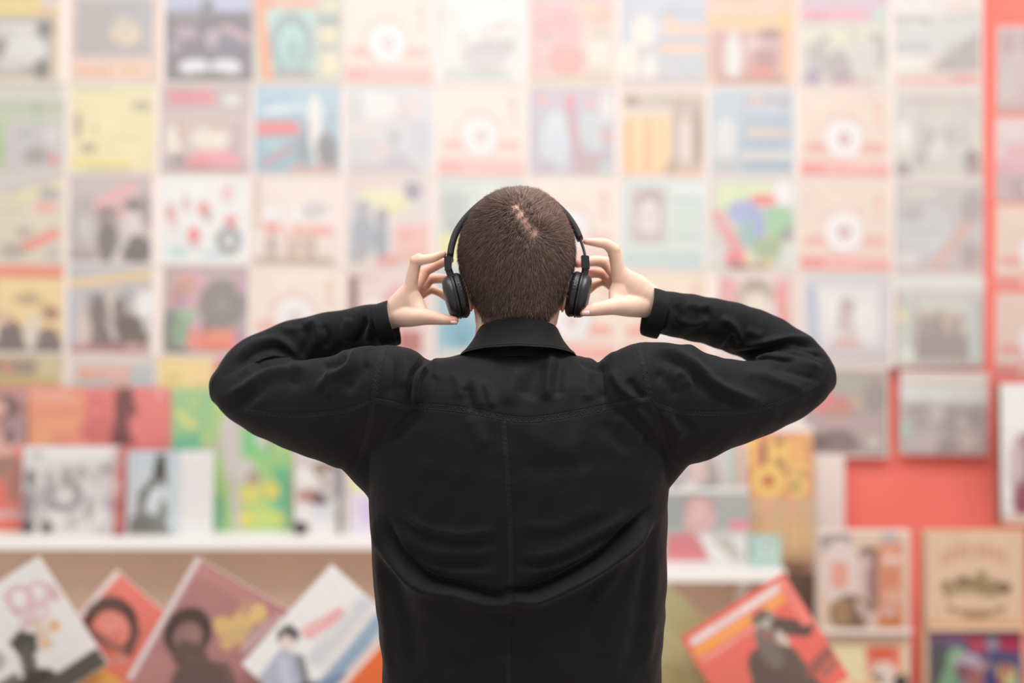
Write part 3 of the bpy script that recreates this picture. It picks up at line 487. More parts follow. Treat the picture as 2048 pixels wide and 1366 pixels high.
tilted('mauve record with a bearded face and a yellow cloud of lettering', 393, 1113, .35, 3.56, 30, 'b57f7e',
  'r 0 0 4 100 ece4e2;r 5 0 100 100 b4807e;r 5 0 100 12 c08886;e 22 50 17 19 54443f;e 24 53 10 12 997470;e 27 52 4 6 a67f7a;e 32 64 14 11 6a564e;p 30 64 58 54 84 74 76 100 34 100 75605a;e 48 80 20 20 6b5852;r 5 74 24 100 b88482;e 43 33 9 7 dcb97e;e 52 24 8 8 dfbc80;e 58 13 7 7 e6c484;e 49 14 5 5 c99c80;e 50 40 6 7 d8b27e;e 56 32 6 7 d9b680;l 73 8 63 40 5 d3b6b8;l 80 10 70 44 4 a8706e;l 66 14 60 34 3 c9a6a4', edge='f2ecea')
tilted('white record with a small dark haired man, pink words and blue stripes', 663, 1128, .33, 3.50, 42, 'f1eeec',
  'r 0 0 28 100 f2efed;l 22 49 29 23 9 efb2b2;l 18 50 22 38 6 f0c2bc;e 12 62 8 8 72686a;e 15 65 6 7 e9d8d0;e 12 57 7 4 645a5a;p 14 72 26 66 50 78 44 100 16 100 b7bacb;l 22 78 40 92 8 c9cbdc;l 30 68 42 76 7 8f8f92;l 39 58 39 8 15 d9d9de;l 35 50 35 14 3 e6e0da;l 46 62 46 8 5 e8e2dd;l 57 64 55 6 11 9fb3c9;l 54 80 66 60 16 8298b2;l 68 70 64 6 8 eeeae7;e 50 86 8 12 5f545c;r 72 0 100 100 c9d2dc', edge='f4f2f0')
tilted('plain orange record half hidden by the jacket', 806, 1226, .27, 3.47, 42, 'ea7240', 'r 0 0 5 100 f0d8cc;r 6 4 98 98 e8703e;e 60 60 20 20 d85c30', edge='f0ddd4')
tilted('olive green record just right of the jacket', 1318, 1150, .29, 3.66, 43, 'b3ad80',
  'r 4 4 96 96 b5b084;r 20 30 60 36 bcb88e;e 70 60 14 14 a8a070;l 10 80 60 80 4 9e9668')
tilted('red record with white and orange lettering over a long haired singer', 1360, 1276, .308, 3.58, -32.4, 'f2786c',
  'r 0 0 100 3 ee6f62;l 8 8 28 8 7 f4e2dc;l 32 8 52 8 7 f1d8d2;l 56 8 70 8 7 f4e2dc;l 74 8 94 8 7 f4e2dc;l 6 17 24 17 8 ffac5a;l 28 17 40 17 8 fdae62;l 43 17 56 17 8 ffb066;l 74 17 92 17 8 ffae60;l 6 25 40 25 3 f2b0a4;l 44 25 56 25 3 f0a89c;r 2 30 34 60 ee7a6c;e 66 25 9 9 a39a92;e 64 27 5 6 c2b8ae;e 64 20 8 4 7a6e66;l 74 34 90 48 13 675650;e 74 38 8 8 6e5e56;e 58 38 8 11 8d7f76;l 61 34 61 44 3 d0685c;e 70 46 4 9 d6cac0;p 42 44 56 36 74 56 78 100 26 100 24 70 74645c;e 46 60 14 20 70605a;e 56 50 8 14 857870;l 76 80 96 74 10 a86a60;l 84 88 96 84 6 b3746a;r 90 6 100 46 fc8f80;r 0 56 10 100 f05c44;r 0 78 22 100 ee6a56', edge='f06a58', n=60, wid=.308)
tilted('dark record with a gold patch low beside the jacket', 1306, 1272, .235, 3.70, 8, '6f6656',
  'r 0 0 100 8 e0a898;r 0 8 100 34 6c6256;e 40 60 20 14 c9bc94;e 66 80 18 14 b5a880;e 20 40 12 12 55504a;l 20 90 70 60 6 cfc49c', edge='5c5448')
a = P(1572, 1146, 4.90); b = P(1635, 1146, 4.90)
struct(bevel_box('trim_9', (a.x, 4.90, 0.0), (b.x, 4.915, a.z), plain('dark_brown_panel', '6a564a', 0.6, 0.3, 0.08, 6)))
# ------------------------------------------------------------------ the man
def catmull(a, sub):
    a = np.asarray(a, float); n = len(a); out = []
    for i in range(n - 1):
        p0 = a[i - 1] if i > 0 else 2 * a[0] - a[1]
        p1, p2 = a[i], a[i + 1]
        p3 = a[i + 2] if i + 2 < n else 2 * a[-1] - a[-2]
        for k in range(sub):
            t = k / sub
            out.append(0.5 * ((2 * p1) + (-p0 + p2) * t + (2 * p0 - 5 * p1 + 4 * p2 - p3) * t * t + (-p0 + 3 * p1 - 3 * p2 + p3) * t ** 3))
    out.append(a[-1]); return np.array(out)

class Solid:
    """closed overlapping shells that are merged into one continuous skin"""
    def __init__(self): self.v = []; self.f = []
    def rings(self, R):
        n0 = len(self.v); s = len(R[0]); m = len(R)
        for r in R: self.v.extend([tuple(p) for p in r])
        for i in range(m - 1):
            for j in range(s):
                k = (j + 1) % s
                self.f.append((n0 + i * s + j, n0 + i * s + k, n0 + (i + 1) * s + k, n0 + (i + 1) * s + j))
        for i, flip in ((0, True), (m - 1, False)):
            c = len(self.v); self.v.append(tuple(np.mean(np.array(R[i]), 0)))
            for j in range(s):
                k = (j + 1) % s
                a, b = n0 + i * s + j, n0 + i * s + k
                self.f.append((c, b, a) if flip else (c, a, b))
    def tube(self, pts, seg=22, sub=6, caps=True, world=False, flat_end=False):
        """pts: px, py, depth, half width in the picture (px), half depth (px)"""
        a = []
        for q in pts:
            if len(q) == 4: q = (*q, q[3])
            if world: a.append(q)
            else:
                c = P(q[0], q[1], q[2]); a.append((c.x, c.y, c.z, q[3] / F * q[2], q[4] / F * q[2]))
        a = catmull(a, sub); C, r1, r2 = a[:, :3], a[:, 3], a[:, 4]
        T = np.gradient(C, axis=0); T /= np.linalg.norm(T, axis=1)[:, None] + 1e-12
        Y = np.array([0, 1.0, 0]); R = []; prev = None
        fr = []
        for t in T:
            n = np.cross(t, Y); l = np.linalg.norm(n)
            if l < 0.15 and prev is not None: n = prev - t * prev.dot(t); l = np.linalg.norm(n)
            n = n / l; prev = n; fr.append((n, np.cross(n, t)))
        th = np.linspace(0, 2 * np.pi, seg, endpoint=False)
        def ring(c, n, b, x, y): return c + np.outer(np.cos(th) * x, n) + np.outer(np.sin(th) * y, b)
        def cap(i, sgn):
            out = []; rr = min(r1[i], r2[i])
            for ang in (75, 50, 25):
                s, k = math.cos(math.radians(90 - ang)), math.cos(math.radians(ang))
                out.append(ring(C[i] + sgn * T[i] * rr * s, *fr[i], r1[i] * k + 1e-5, r2[i] * k + 1e-5))
            return out
        if caps: R += cap(0, -1)
        for i in range(len(C)): R.append(ring(C[i], *fr[i], r1[i], r2[i]))
        if caps and not flat_end: R += cap(len(C) - 1, 1)[::-1]
        self.rings(R)
    def stack(self, rows, seg=64, p=2.0, sub=4):
        """horizontal rings: py, left px, right px, centre depth, half depth in metres"""
        a = catmull(rows, sub); R = []
        th = np.linspace(0, 2 * np.pi, seg, endpoint=False)
        cs, sn = np.cos(th), np.sin(th)
        cx_ = np.sign(cs) * np.abs(cs) ** (2 / p); sy_ = np.sign(sn) * np.abs(sn) ** (2 / p)
        for y, l, r, d, h in a:
            q = P((l + r) / 2, y, d); hw = (r - l) / 2 / F * d
            R.append(np.stack([q.x + hw * cx_, d + h * sy_, np.full(seg, q.z)], 1))
        self.rings(R[::-1])
    def ball(self, px, py, d, rx, ry, rd, tilt=0, seg=20):
        """rx, ry in px, rd in metres; tilt clockwise degrees"""
        c = P(px, py, d); rx, ry = rx / F * d, ry / F * d; R = []
        th = np.linspace(0, 2 * np.pi, seg, endpoint=False); ta = math.radians(tilt)
        for ph in np.linspace(-1.5, 1.5, 12):
            X = np.cos(th) * math.cos(ph) * rx; Yd = np.sin(th) * math.cos(ph) * rd; Z = np.full(seg, math.sin(ph) * ry)
            R.append(np.stack([c.x + X * math.cos(ta) + Z * math.sin(ta), c.y + Yd, c.z - X * math.sin(ta) + Z * math.cos(ta)], 1))
        self.rings(R)
    def merge(self, name, voxel, smooth=4):
        me = mesh(name + '_shells', self.v, self.f)
        bm = bmesh.new(); bm.from_mesh(me); bmesh.ops.recalc_face_normals(bm, faces=bm.faces); bm.to_mesh(me); bm.free()
        o = bpy.data.objects.new(name + '_shells', me); COL.objects.link(o)
        m = o.modifiers.new('merge', 'REMESH'); m.mode = 'VOXEL'; m.voxel_size = voxel; m.adaptivity = 0
        dg = bpy.context.evaluated_depsgraph_get()
        out = bpy.data.meshes.new_from_object(o.evaluated_get(dg)); out.name = name
        bpy.data.objects.remove(o); bpy.data.meshes.remove(me)
        V = np.empty(len(out.vertices) * 3); out.vertices.foreach_get('co', V); V = V.reshape(-1, 3)
        V = smooth_v(out, V, smooth)
        out.vertices.foreach_set('co', V.ravel()); out.update()
        return out

def edges_of(me):
    e = np.empty(len(me.edges) * 2, np.int64); me.edges.foreach_get('vertices', e); return e.reshape(-1, 2)
def smooth_v(me, V, n, lam=0.5, mu=-0.52):
    e = edges_of(me); N = len(V)
    i = np.concatenate([e[:, 0], e[:, 1]]); j = np.concatenate([e[:, 1], e[:, 0]])
    deg = np.bincount(i, minlength=N).astype(float)[:, None]
    for k in range(n * 2):
        L = np.stack([np.bincount(i, weights=V[j, c], minlength=N) for c in range(3)], 1) / deg - V
        V = V + (lam if k % 2 == 0 else mu) * L
    return V
def coords(me):
    V = np.empty(len(me.vertices) * 3); me.vertices.foreach_get('co', V); return V.reshape(-1, 3)
def normals(me):
    N = np.empty(len(me.vertices) * 3, np.float32); me.vertex_normals.foreach_get('vector', N); return N.reshape(-1, 3).astype(float)
def to_px(V):
    return 1024 + V[:, 0] / V[:, 1] * F, 683 - (V[:, 2] - ZC) / V[:, 1] * F

# ---- materials of the man
def skin_material():
    m, nt, b = nodes_of('skin')
    a = nt.nodes.new('ShaderNodeVertexColor'); a.layer_name = 'tint'
    nt.links.new(a.outputs['Color'], b.inputs['Base Color'])
    b.inputs['Roughness'].default_value = 0.5; b.inputs['Specular IOR Level'].default_value = 0.3
    b.inputs['Subsurface Weight'].default_value = 0.12
    b.inputs['Subsurface Radius'].default_value = (1.0, 0.35, 0.2); b.inputs['Subsurface Scale'].default_value = 0.006
    n = nt.nodes.new('ShaderNodeTexNoise'); n.inputs['Scale'].default_value = 420; n.inputs['Detail'].default_value = 3
    tc = nt.nodes.new('ShaderNodeTexCoord'); bp = nt.nodes.new('ShaderNodeBump')
    bp.inputs['Strength'].default_value = 0.12; bp.inputs['Distance'].default_value = 0.001
    nt.links.new(tc.outputs['Object'], n.inputs['Vector']); nt.links.new(n.outputs['Fac'], bp.inputs['Height']); nt.links.new(bp.outputs['Normal'], b.inputs['Normal'])
    return m
M_SKIN = skin_material()
def cloth_material(name, hexcol, weave=1900.0, wash=0.35):
    m, nt, b = nodes_of(name)
    c = lin(hexcol)
    tc = nt.nodes.new('ShaderNodeTexCoord')
    n = nt.nodes.new('ShaderNodeTexNoise'); n.inputs['Scale'].default_value = 7; n.inputs['Detail'].default_value = 8; n.inputs['Roughness'].default_value = 0.65
    r = nt.nodes.new('ShaderNodeValToRGB')
    r.color_ramp.elements[0].position = 0.3; r.color_ramp.elements[1].position = 0.75
    r.color_ramp.elements[0].color = (*(c * (1 - wash)), 1); r.color_ramp.elements[1].color = (*(c * (1 + wash)), 1)
    nt.links.new(tc.outputs['Object'], n.inputs['Vector']); nt.links.new(n.outputs['Fac'], r.inputs['Fac']); nt.links.new(r.outputs['Color'], b.inputs['Base Color'])
    b.inputs['Roughness'].default_value = 0.72; b.inputs['Specular IOR Level'].default_value = 0.16
    b.inputs['Sheen Weight'].default_value = 0.05; b.inputs['Sheen Roughness'].default_value = 0.45
    n2 = nt.nodes.new('ShaderNodeTexNoise'); n2.inputs['Scale'].default_value = weave; n2.inputs['Detail'].default_value = 2
    n3 = nt.nodes.new('ShaderNodeTexNoise'); n3.inputs['Scale'].default_value = 70; n3.inputs['Detail'].default_value = 5
    b1 = nt.nodes.new('ShaderNodeBump'); b1.inputs['Strength'].default_value = 0.22; b1.inputs['Distance'].default_value = 0.0007
    b2 = nt.nodes.new('ShaderNodeBump'); b2.inputs['Strength'].default_value = 0.3; b2.inputs['Distance'].default_value = 0.003
    nt.links.new(tc.outputs['Object'], n2.inputs['Vector']); nt.links.new(tc.outputs['Object'], n3.inputs['Vector'])
    nt.links.new(n2.outputs['Fac'], b1.inputs['Height']); nt.links.new(n3.outputs['Fac'], b2.inputs['Height'])
    nt.links.new(b1.outputs['Normal'], b2.inputs['Normal']); nt.links.new(b2.outputs['Normal'], b.inputs['Normal'])
    return m
M_CLOTH = cloth_material('black_cotton', '121112')
M_SEAM = cloth_material('black_cotton_seam', '1a1819', 1200.0, 0.5)
M_TROUSER = cloth_material('dark_trouser_cloth', '2b2d33')
M_SHOE = plain('shoe_leather', '332a26', 0.5, 0.4)
M_SOLE = plain('shoe_sole', 'd8d4cc', 0.7, 0.3)

man = empty('person', (P(1034, 683, 2.09).x, 2.09, 0.0))
tag(man, 'person in a black overshirt, seen from behind, hands raised to headphones', 'person')

# ---- body: head, neck, arms and hands in one skin
B = Solid()
# skull: py, left, right, centre depth, half depth
B.stack([(387, 1030, 1048, 2.086, .010), (390, 1012, 1066, 2.087, .030), (397, 992, 1083, 2.089, .050), (408, 974, 1099, 2.091, .066), (424, 957, 1114, 2.094, .081),
         (445, 942, 1127, 2.096, .091), (470, 930, 1138, 2.098, .097), (500, 924, 1143, 2.100, .1005), (530, 925, 1142, 2.101, .1015), (562, 932, 1134, 2.103, .099), (598, 943, 1125, 2.107, .090),
         (628, 949, 1118, 2.111, .085), (652, 953, 1112, 2.116, .080), (672, 972, 1096, 2.122, .070)], seg=72, p=2.1)
B.stack([(575, 962, 1104, 2.090, .062), (640, 953, 1108, 2.092, .064), (690, 950, 1111, 2.092, .066), (745, 955, 1106, 2.090, .060)], p=2.0)
# face: jaw, chin, brow, nose, lips, eyes (turned to the wall)
B.tube([(985, 600, 2.150, 26, 30), (1008, 640, 2.178, 18, 22), (1034, 652, 2.192, 17, 20), (1060, 640, 2.178, 18, 22), (1083, 600, 2.150, 26, 30)])
B.tube([(995, 525, 2.183, 8, 12), (1034, 520, 2.193, 8, 12), (1073, 525, 2.183, 8, 12)])
B.tube([(1034, 535, 2.196, 8, 10), (1034, 560, 2.206, 9, 12), (1034, 577, 2.214, 13, 14)])
B.tube([(1014, 610, 2.190, 4, 8), (1034, 607, 2.198, 6, 9), (1054, 610, 2.190, 4, 8)]); B.tube([(1016, 617, 2.188, 4, 8), (1034, 619, 2.196, 6, 9), (1052, 617, 2.188, 4, 8)])
for x in (1008, 1060): B.ball(x, 534, 2.187, 11, 5, .012); B.ball(x, 549, 2.186, 11, 4, .011)
# ears
B.ball(935, 586, 2.080, 6, 40, .016, -11); B.ball(1132, 586, 2.080, 6, 40, .016, 11)
# trunk and arms under the jacket
B.stack([(730, 975, 1095, 2.09, .045), (765, 880, 1180, 2.09, .065), (815, 785, 1275, 2.09, .085), (950, 765, 1300, 2.09, .095), (1150, 775, 1300, 2.09, .095), (1350, 785, 1300, 2.09, .10), (1600, 790, 1295, 2.09, .10)], p=2.3)
B.tube([(800, 775, 2.065, 48), (700, 806, 2.080, 40), (560, 800, 2.125, 28), (480, 770, 2.17, 28)]); B.tube([(480, 768, 2.172, 30), (560, 716, 2.19, 17), (680, 666, 2.178, 19), (770, 642, 2.13, 20, 18)])
B.tube([(1270, 775, 2.065, 48), (1370, 800, 2.080, 40), (1520, 794, 2.125, 28), (1612, 755, 2.17, 28)]); B.tube([(1612, 752, 2.172, 30), (1540, 694, 2.19, 17), (1410, 642, 2.178, 19), (1318, 614, 2.13, 20, 18)])
# left hand
B.tube([(760, 643, 2.13, 20, 18), (786, 630, 2.128, 27, 19), (803, 612, 2.124, 29, 18), (815, 590, 2.12, 23, 17), (822, 572, 2.116, 15, 14)])          # wrist and back of the hand
B.tube([(800, 615, 2.138, 22, 14), (822, 588, 2.142, 16, 13), (830, 574, 2.146, 12, 11)])                                                            # far knuckles
B.tube([(796, 622, 2.15, 18, 12), (826, 596, 2.156, 13, 12), (838, 586, 2.160, 10, 10)])
B.tube([(820, 580, 2.116, 14, 13), (826, 548, 2.112, 12.5, 12), (832, 524, 2.108, 11.5, 11.5), (838, 517, 2.106, 11, 11)])                            # index: first bone
B.tube([(830, 521, 2.107, 11, 11), (850, 519, 2.103, 10, 10), (866, 516, 2.100, 9.3, 9.5), (886, 508, 2.096, 7.5, 8.5)])                              # index: to the tip on the band
B.tube([(828, 580, 2.136, 12, 12), (842, 558, 2.141, 11, 11), (852, 542, 2.142, 10.5, 10.5)]); B.tube([(849, 543, 2.142, 10, 10), (868, 534, 2.139, 9.5, 9.5), (884, 526, 2.133, 9, 9), (900, 520, 2.124, 8, 8)])
B.tube([(836, 584, 2.154, 11, 11), (850, 570, 2.161, 10.5, 10.5), (861, 558, 2.163, 10.5, 10.5)]); B.tube([(859, 558, 2.163, 10, 10), (880, 557, 2.158, 10, 10), (900, 560, 2.143, 9, 9)])
B.tube([(840, 592, 2.170, 9, 9), (852, 584, 2.178, 9, 9), (864, 578, 2.180, 9, 9)]); B.tube([(862, 578, 2.180, 8.5, 8.5), (882, 587, 2.173, 8, 8), (899, 600, 2.155, 7, 7)])
B.tube([(792, 633, 2.124, 22, 17), (822, 634, 2.112, 20, 16), (848, 634, 2.100, 16.5, 15), (868, 636, 2.090, 14, 13), (888, 639, 2.080, 11, 11.5), (909, 641, 2.072, 8.5, 9.5)])   # thumb
B.tube([(824, 590, 2.116, 16, 12), (832, 608, 2.112, 18, 11), (842, 622, 2.106, 14, 11)])                                                              # web of the thumb
# right hand
B.tube([(1325, 612, 2.13, 20, 18), (1300, 599, 2.128, 28, 19), (1275, 582, 2.124, 31, 18), (1252, 564, 2.12, 27, 17), (1238, 545, 2.116, 18, 14)])
B.tube([(1270, 588, 2.138, 22, 14), (1244, 568, 2.142, 17, 13), (1230, 556, 2.146, 12, 11)])
B.tube([(1272, 596, 2.15, 18, 12), (1240, 580, 2.156, 13, 12), (1226, 570, 2.160, 10, 10)])
B.tube([(1240, 560, 2.116, 17, 13), (1234, 530, 2.112, 14, 12), (1228, 505, 2.108, 13, 12), (1222, 495, 2.106, 12, 11.5)])
B.tube([(1229, 500, 2.107, 12, 12), (1212, 488, 2.103, 11, 10.5), (1194, 485, 2.100, 9.5, 9.5), (1172, 483, 2.096, 6.5, 8)])
B.tube([(1232, 552, 2.136, 12, 12), (1220, 536, 2.141, 12, 11), (1210, 525, 2.142, 12, 11)]); B.tube([(1213, 525, 2.142, 12, 11), (1192, 522, 2.139, 11, 10), (1172, 524, 2.133, 10, 9.5), (1154, 528, 2.122, 8, 8)])
B.tube([(1228, 566, 2.154, 11, 11), (1216, 556, 2.161, 10.5, 10.5), (1207, 549, 2.163, 10.5, 10.5)]); B.tube([(1209, 549, 2.163, 10, 10), (1190, 546, 2.158, 10, 10), (1172, 550, 2.143, 9, 9)])
B.tube([(1224, 574, 2.170, 9, 9), (1214, 566, 2.178, 9, 9), (1204, 562, 2.180, 9, 9)]); B.tube([(1206, 562, 2.180, 8.5, 8.5), (1190, 570, 2.173, 8, 8), (1176, 583, 2.155, 7, 7)])
B.tube([(1290, 612, 2.124, 24, 17), (1256, 613, 2.112, 21, 16), (1230, 613, 2.100, 17.5, 15), (1208, 616, 2.090, 15, 13), (1187, 619, 2.080, 13.5, 12), (1168, 623, 2.072, 10, 10)])
B.tube([(1240, 572, 2.116, 18, 12), (1236, 590, 2.112, 20, 11), (1230, 604, 2.106, 14, 11)])
body = B.merge('body', 0.0021, 3)
V = coords(body); px, py = to_px(V)
def near(pts, r):
    k = np.zeros(len(V))
    for x, y, d in pts:
        q = np.array(P(x, y, d)); k = np.maximum(k, np.exp(-((V - q) ** 2).sum(1) / (2 * r * r)))
    return k[:, None]
tint = np.tile(lin('ebc6b0'), (len(V), 1))
def blend(k, h):
    global tint
    tint = tint * (1 - k) + lin(h) * k
blend(near([(893, 506, 2.09), (914, 642, 2.07), (905, 562, 2.14), (900, 604, 2.15), (902, 522, 2.12), (1172, 484, 2.09), (1164, 624, 2.07), (1172, 552, 2.14), (1175, 585, 2.15), (1154, 528, 2.12)], .010) * .75, 'e89f8c')
blend(near([(832, 520, 2.107), (852, 542, 2.142), (860, 558, 2.163), (1228, 500, 2.107), (1211, 525, 2.142), (820, 576, 2.1), (1238, 556, 2.1), (868, 640, 2.085), (1206, 620, 2.085)], .010) * .35, 'e5a592')
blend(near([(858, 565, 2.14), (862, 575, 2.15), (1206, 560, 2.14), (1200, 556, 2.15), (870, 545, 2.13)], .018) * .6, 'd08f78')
ear = near([(928, 560, 2.075), (934, 588, 2.075), (942, 615, 2.075), (1139, 560, 2.075), (1133, 588, 2.075), (1126, 615, 2.075)], .013) * (np.abs(px - 1034) > 80)[:, None]
blend(np.clip(ear * 1.2, 0, 1) * .8, 'dc8f84')
mot = (np.sin(V[:, 0] * 130 + 1.7 * np.sin(V[:, 2] * 90)) * np.sin(V[:, 2] * 115 + V[:, 1] * 80) + np.sin(V[:, 0] * 310 - V[:, 2] * 270 + V[:, 1] * 200) * .6)[:, None]
tint = tint * (1 + mot * np.array([.012, .035, .04]))
# hair line: the hair reaches lower the farther back on the head a point lies
def hairline(d):
    return np.interp(d, [1.98, 2.03, 2.055, 2.085, 2.12, 2.155, 2.175], [668, 664, 640, 566, 560, 470, 418])
head_x = np.interp(py, [380, 400, 450, 525, 548, 575, 600, 640, 672], [60, 90, 112, 114, 108, 101, 94, 84, 78])
scalp_k = np.clip((hairline(V[:, 1]) - py) / 16 + 0.2, 0, 1) * (np.abs(px - 1034) < head_x) * (py < 672) * (V[:, 1] < 2.2) * (py > 300)
PART = [(1031, 416), (1041, 430), (1049, 444), (1056, 456), (1066, 466)]
def part_dist(x, y):
    d = np.full(len(x), 1e9)
    for (ax, ay), (bx_, by_) in zip(PART[:-1], PART[1:]):
        t = np.clip(((x - ax) * (bx_ - ax) + (y - ay) * (by_ - ay)) / ((bx_ - ax) ** 2 + (by_ - ay) ** 2), 0, 1)
        d = np.minimum(d, np.hypot(x - ax - t * (bx_ - ax), y - ay - t * (by_ - ay)))
    return d
pd = part_dist(px, py)
blend((scalp_k * (1 - 0.75 * np.exp(-(pd / 11) ** 2) * (V[:, 1] < 2.06)))[:, None], '4a3b36')
blend((scalp_k * np.exp(-(pd / 11) ** 2) * (V[:, 1] < 2.06))[:, None] * .6, 'c48f80')
# stubble along the jaw
ss = lambda x, a, b: np.clip((x - a) / (b - a), 0, 1) ** 2 * (3 - 2 * np.clip((x - a) / (b - a), 0, 1))
jaw = ss(py, 585, 618) * (1 - ss(py, 668, 690)) * ss(V[:, 1], 2.10, 2.13) * (V[:, 1] < 2.24) * (np.abs(px - 1034) < 125)
jaw *= 1 - .8 * np.exp(-((px - 1034) / 26) ** 2 - ((py - 612) / 9) ** 2)
blend(jaw[:, None] * .5, '6b5044')
front = (V[:, 1] > 2.17).astype(float)
blend((front * np.exp(-((px - 1034) / 22) ** 2 - ((py - 613) / 7) ** 2))[:, None] * .7, 'c98379')
for x in (1006, 1062): blend((front * np.exp(-((px - x) / 17) ** 4 - ((py - 523) / 4.5) ** 4))[:, None] * .85, '4a3a33')
at = body.color_attributes.new('tint', 'FLOAT_COLOR', 'POINT')
at.data.foreach_set('color', np.concatenate([tint, np.ones((len(V), 1))], 1).astype(np.float32).ravel())
keep_world(link('body', body, M_SKIN, None, True), man)

# ---- eyes
for x in (1008, 1060):
    c = P(x, 541, 2.1885)
    for nm, r, dy, colr_ in (('eye', .0115, 0.0, 'eeeae6'), ('iris', .0056, .0072, '5a4a3c')):
        bm = bmesh.new(); bmesh.ops.create_uvsphere(bm, u_segments=24, v_segments=16, radius=r)
        for v in bm.verts: v.co = v.co + c + Vector((0, dy, 0))
        me = bpy.data.meshes.new(nm); bm.to_mesh(me); bm.free()
        keep_world(link(nm, me, plain(nm, colr_, 0.2, 0.5), None, True), man)

# ---- thumb nails
def nail(px_, py_, d, w_, h_, tilt, bend):
    g = []
    for i in range(7):
        for j in range(7):
            u, v = i / 3 - 1, j / 3 - 1
            s = math.sqrt(max(0, 1 - 0.28 * v * v))
            g.append((u * s, v * math.sqrt(max(0, 1 - .25 * u * u)), (u * u * .2 + v * v * .35)))
    ta = math.radians(tilt); vs = []
    for u, v, q in g:
        X, Z = u * w_, v * h_
        vs.append(P(px_ + X * math.cos(ta) - Z * math.sin(ta), py_ + X * math.sin(ta) + Z * math.cos(ta), d + q * bend))
    f = [(i * 7 + j, i * 7 + j + 1, (i + 1) * 7 + j + 1, (i + 1) * 7 + j) for i in range(6) for j in range(6)]
    o = keep_world(link('fingernail', mesh('fingernail', vs, f), plain('nail', 'edc2b4', 0.3, 0.5), None, True), man)
    s = o.modifiers.new('thickness', 'SOLIDIFY'); s.thickness = 0.0006; s.offset = 0
    return o
nail(1171, 626, 2.0632, 8.5, 5.2, -4, 0.006)
nail(908, 645, 2.0645, 7, 3.6, 6, 0.006)

# ---- hair: short strands that turn round a whorl
tris_v = []
body.calc_loop_triangles()
lt = np.empty(len(body.loop_triangles) * 3, np.int64); body.loop_triangles.foreach_get('vertices', lt); lt = lt.reshape(-1, 3)
NV = normals(body)
wt = scalp_k[lt].mean(1)
lt = lt[wt > 0.3]; wt = wt[wt > 0.3]
ar = np.linalg.norm(np.cross(V[lt[:, 1]] - V[lt[:, 0]], V[lt[:, 2]] - V[lt[:, 0]]), axis=1) / 2
back = np.where(V[lt[:, 0], 1] < 2.11, 1.0, 0.35)
pr = ar * wt * back; pr /= pr.sum()
NS = 64000
ti = RNG.choice(len(lt), NS, p=pr)
r1_, r2_ = np.sqrt(RNG.random(NS)), RNG.random(NS)
wa, wb, wc = 1 - r1_, r1_ * (1 - r2_), r1_ * r2_
root = V[lt[ti, 0]] * wa[:, None] + V[lt[ti, 1]] * wb[:, None] + V[lt[ti, 2]] * wc[:, None]
nrm = NV[lt[ti, 0]] * wa[:, None] + NV[lt[ti, 1]] * wb[:, None] + NV[lt[ti, 2]] * wc[:, None]
nrm /= np.linalg.norm(nrm, axis=1)[:, None]
hx, hy = to_px(root); hd = part_dist(hx, hy)
keep = ~((hd < 5) & (root[:, 1] < 2.06) & (RNG.random(NS) < 0.45))
keep &= ~((hd < 13) & (root[:, 1] < 2.06) & (RNG.random(NS) < 0.32))
root, nrm, hx, hy, hd = root[keep], nrm[keep], hx[keep], hy[keep], hd[keep]
NS = len(root)
Wc = np.array([P(x, y, 2.012) for x, y in PART]); 
dW = root[:, None, :] - Wc[None]; k = np.linalg.norm(dW, axis=2).argmin(1); fl = dW[np.arange(NS), k]
dist = np.linalg.norm(fl, axis=1)
def tang(a): 
    a = a - nrm * (a * nrm).sum(1)[:, None]
    return a / (np.linalg.norm(a, axis=1)[:, None] + 1e-9)
t0 = tang(fl)
sw = np.cross(nrm, t0)
low = np.clip((hy - 450) / 120, 0, 1)
wav = (np.sin(root[:, 0] * 210 + root[:, 2] * 160) + np.sin(root[:, 0] * 90 - root[:, 2] * 260 + 1.3) + np.sin(root[:, 2] * 420 + root[:, 0] * 380))[:, None] / 3
dirv = t0 + sw * (0.38 * np.exp(-dist / .05)[:, None] + 0.42 * wav) + np.array([0, 0, -1.0]) * (0.9 * low)[:, None]
dirv = tang(dirv + RNG.normal(0, .22, (NS, 3)))
lift = np.radians(np.interp(hy, [385, 430, 520, 600, 660], [48, 36, 25, 18, 12]) + RNG.normal(0, 7, NS))[:, None]
ln = (np.interp(hy, [385, 440, 520, 600, 660], [.0170, .0165, .0155, .013, .010]) * RNG.uniform(.65, 1.2, NS))
ln *= np.where(hd < 16, .75, 1.0)
ln = ln[:, None]
d1 = dirv * np.cos(lift) + nrm * np.sin(lift)
l2 = lift * 0.45
d2 = tang(dirv + RNG.normal(0, .12, (NS, 3))) * np.cos(l2) + nrm * np.sin(l2)
mid = root + d1 * ln * .5; tip = mid + d2 * ln * .5
root = root - nrm * .0008
rad = RNG.uniform(.00017, .00028, NS)[:, None]; ln = ln[:, 0][:, None]
sa = np.cross(d1, nrm); sa /= np.linalg.norm(sa, axis=1)[:, None] + 1e-9; sb = np.cross(sa, d1)
hv = np.empty((NS, 7, 3))
for q in range(3):
    off = (sa * math.cos(2.0944 * q) + sb * math.sin(2.0944 * q)) * rad
    hv[:, q] = root + off; hv[:, 3 + q] = mid + off * .85
hv[:, 6] = tip
base = (np.arange(NS) * 7)[:, None]
fq = np.concatenate([base + np.array([[a, (a + 1) % 3, 3 + (a + 1) % 3, 3 + a]]) for a in range(3)], 1).reshape(-1, 4)
ft = np.concatenate([base + np.array([[3 + a, 3 + (a + 1) % 3, 6]]) for a in range(3)], 1).reshape(-1, 3)
hm = bpy.data.meshes.new('hair')
hm.vertices.add(NS * 7); hm.vertices.foreach_set('co', hv.astype(np.float32).ravel())
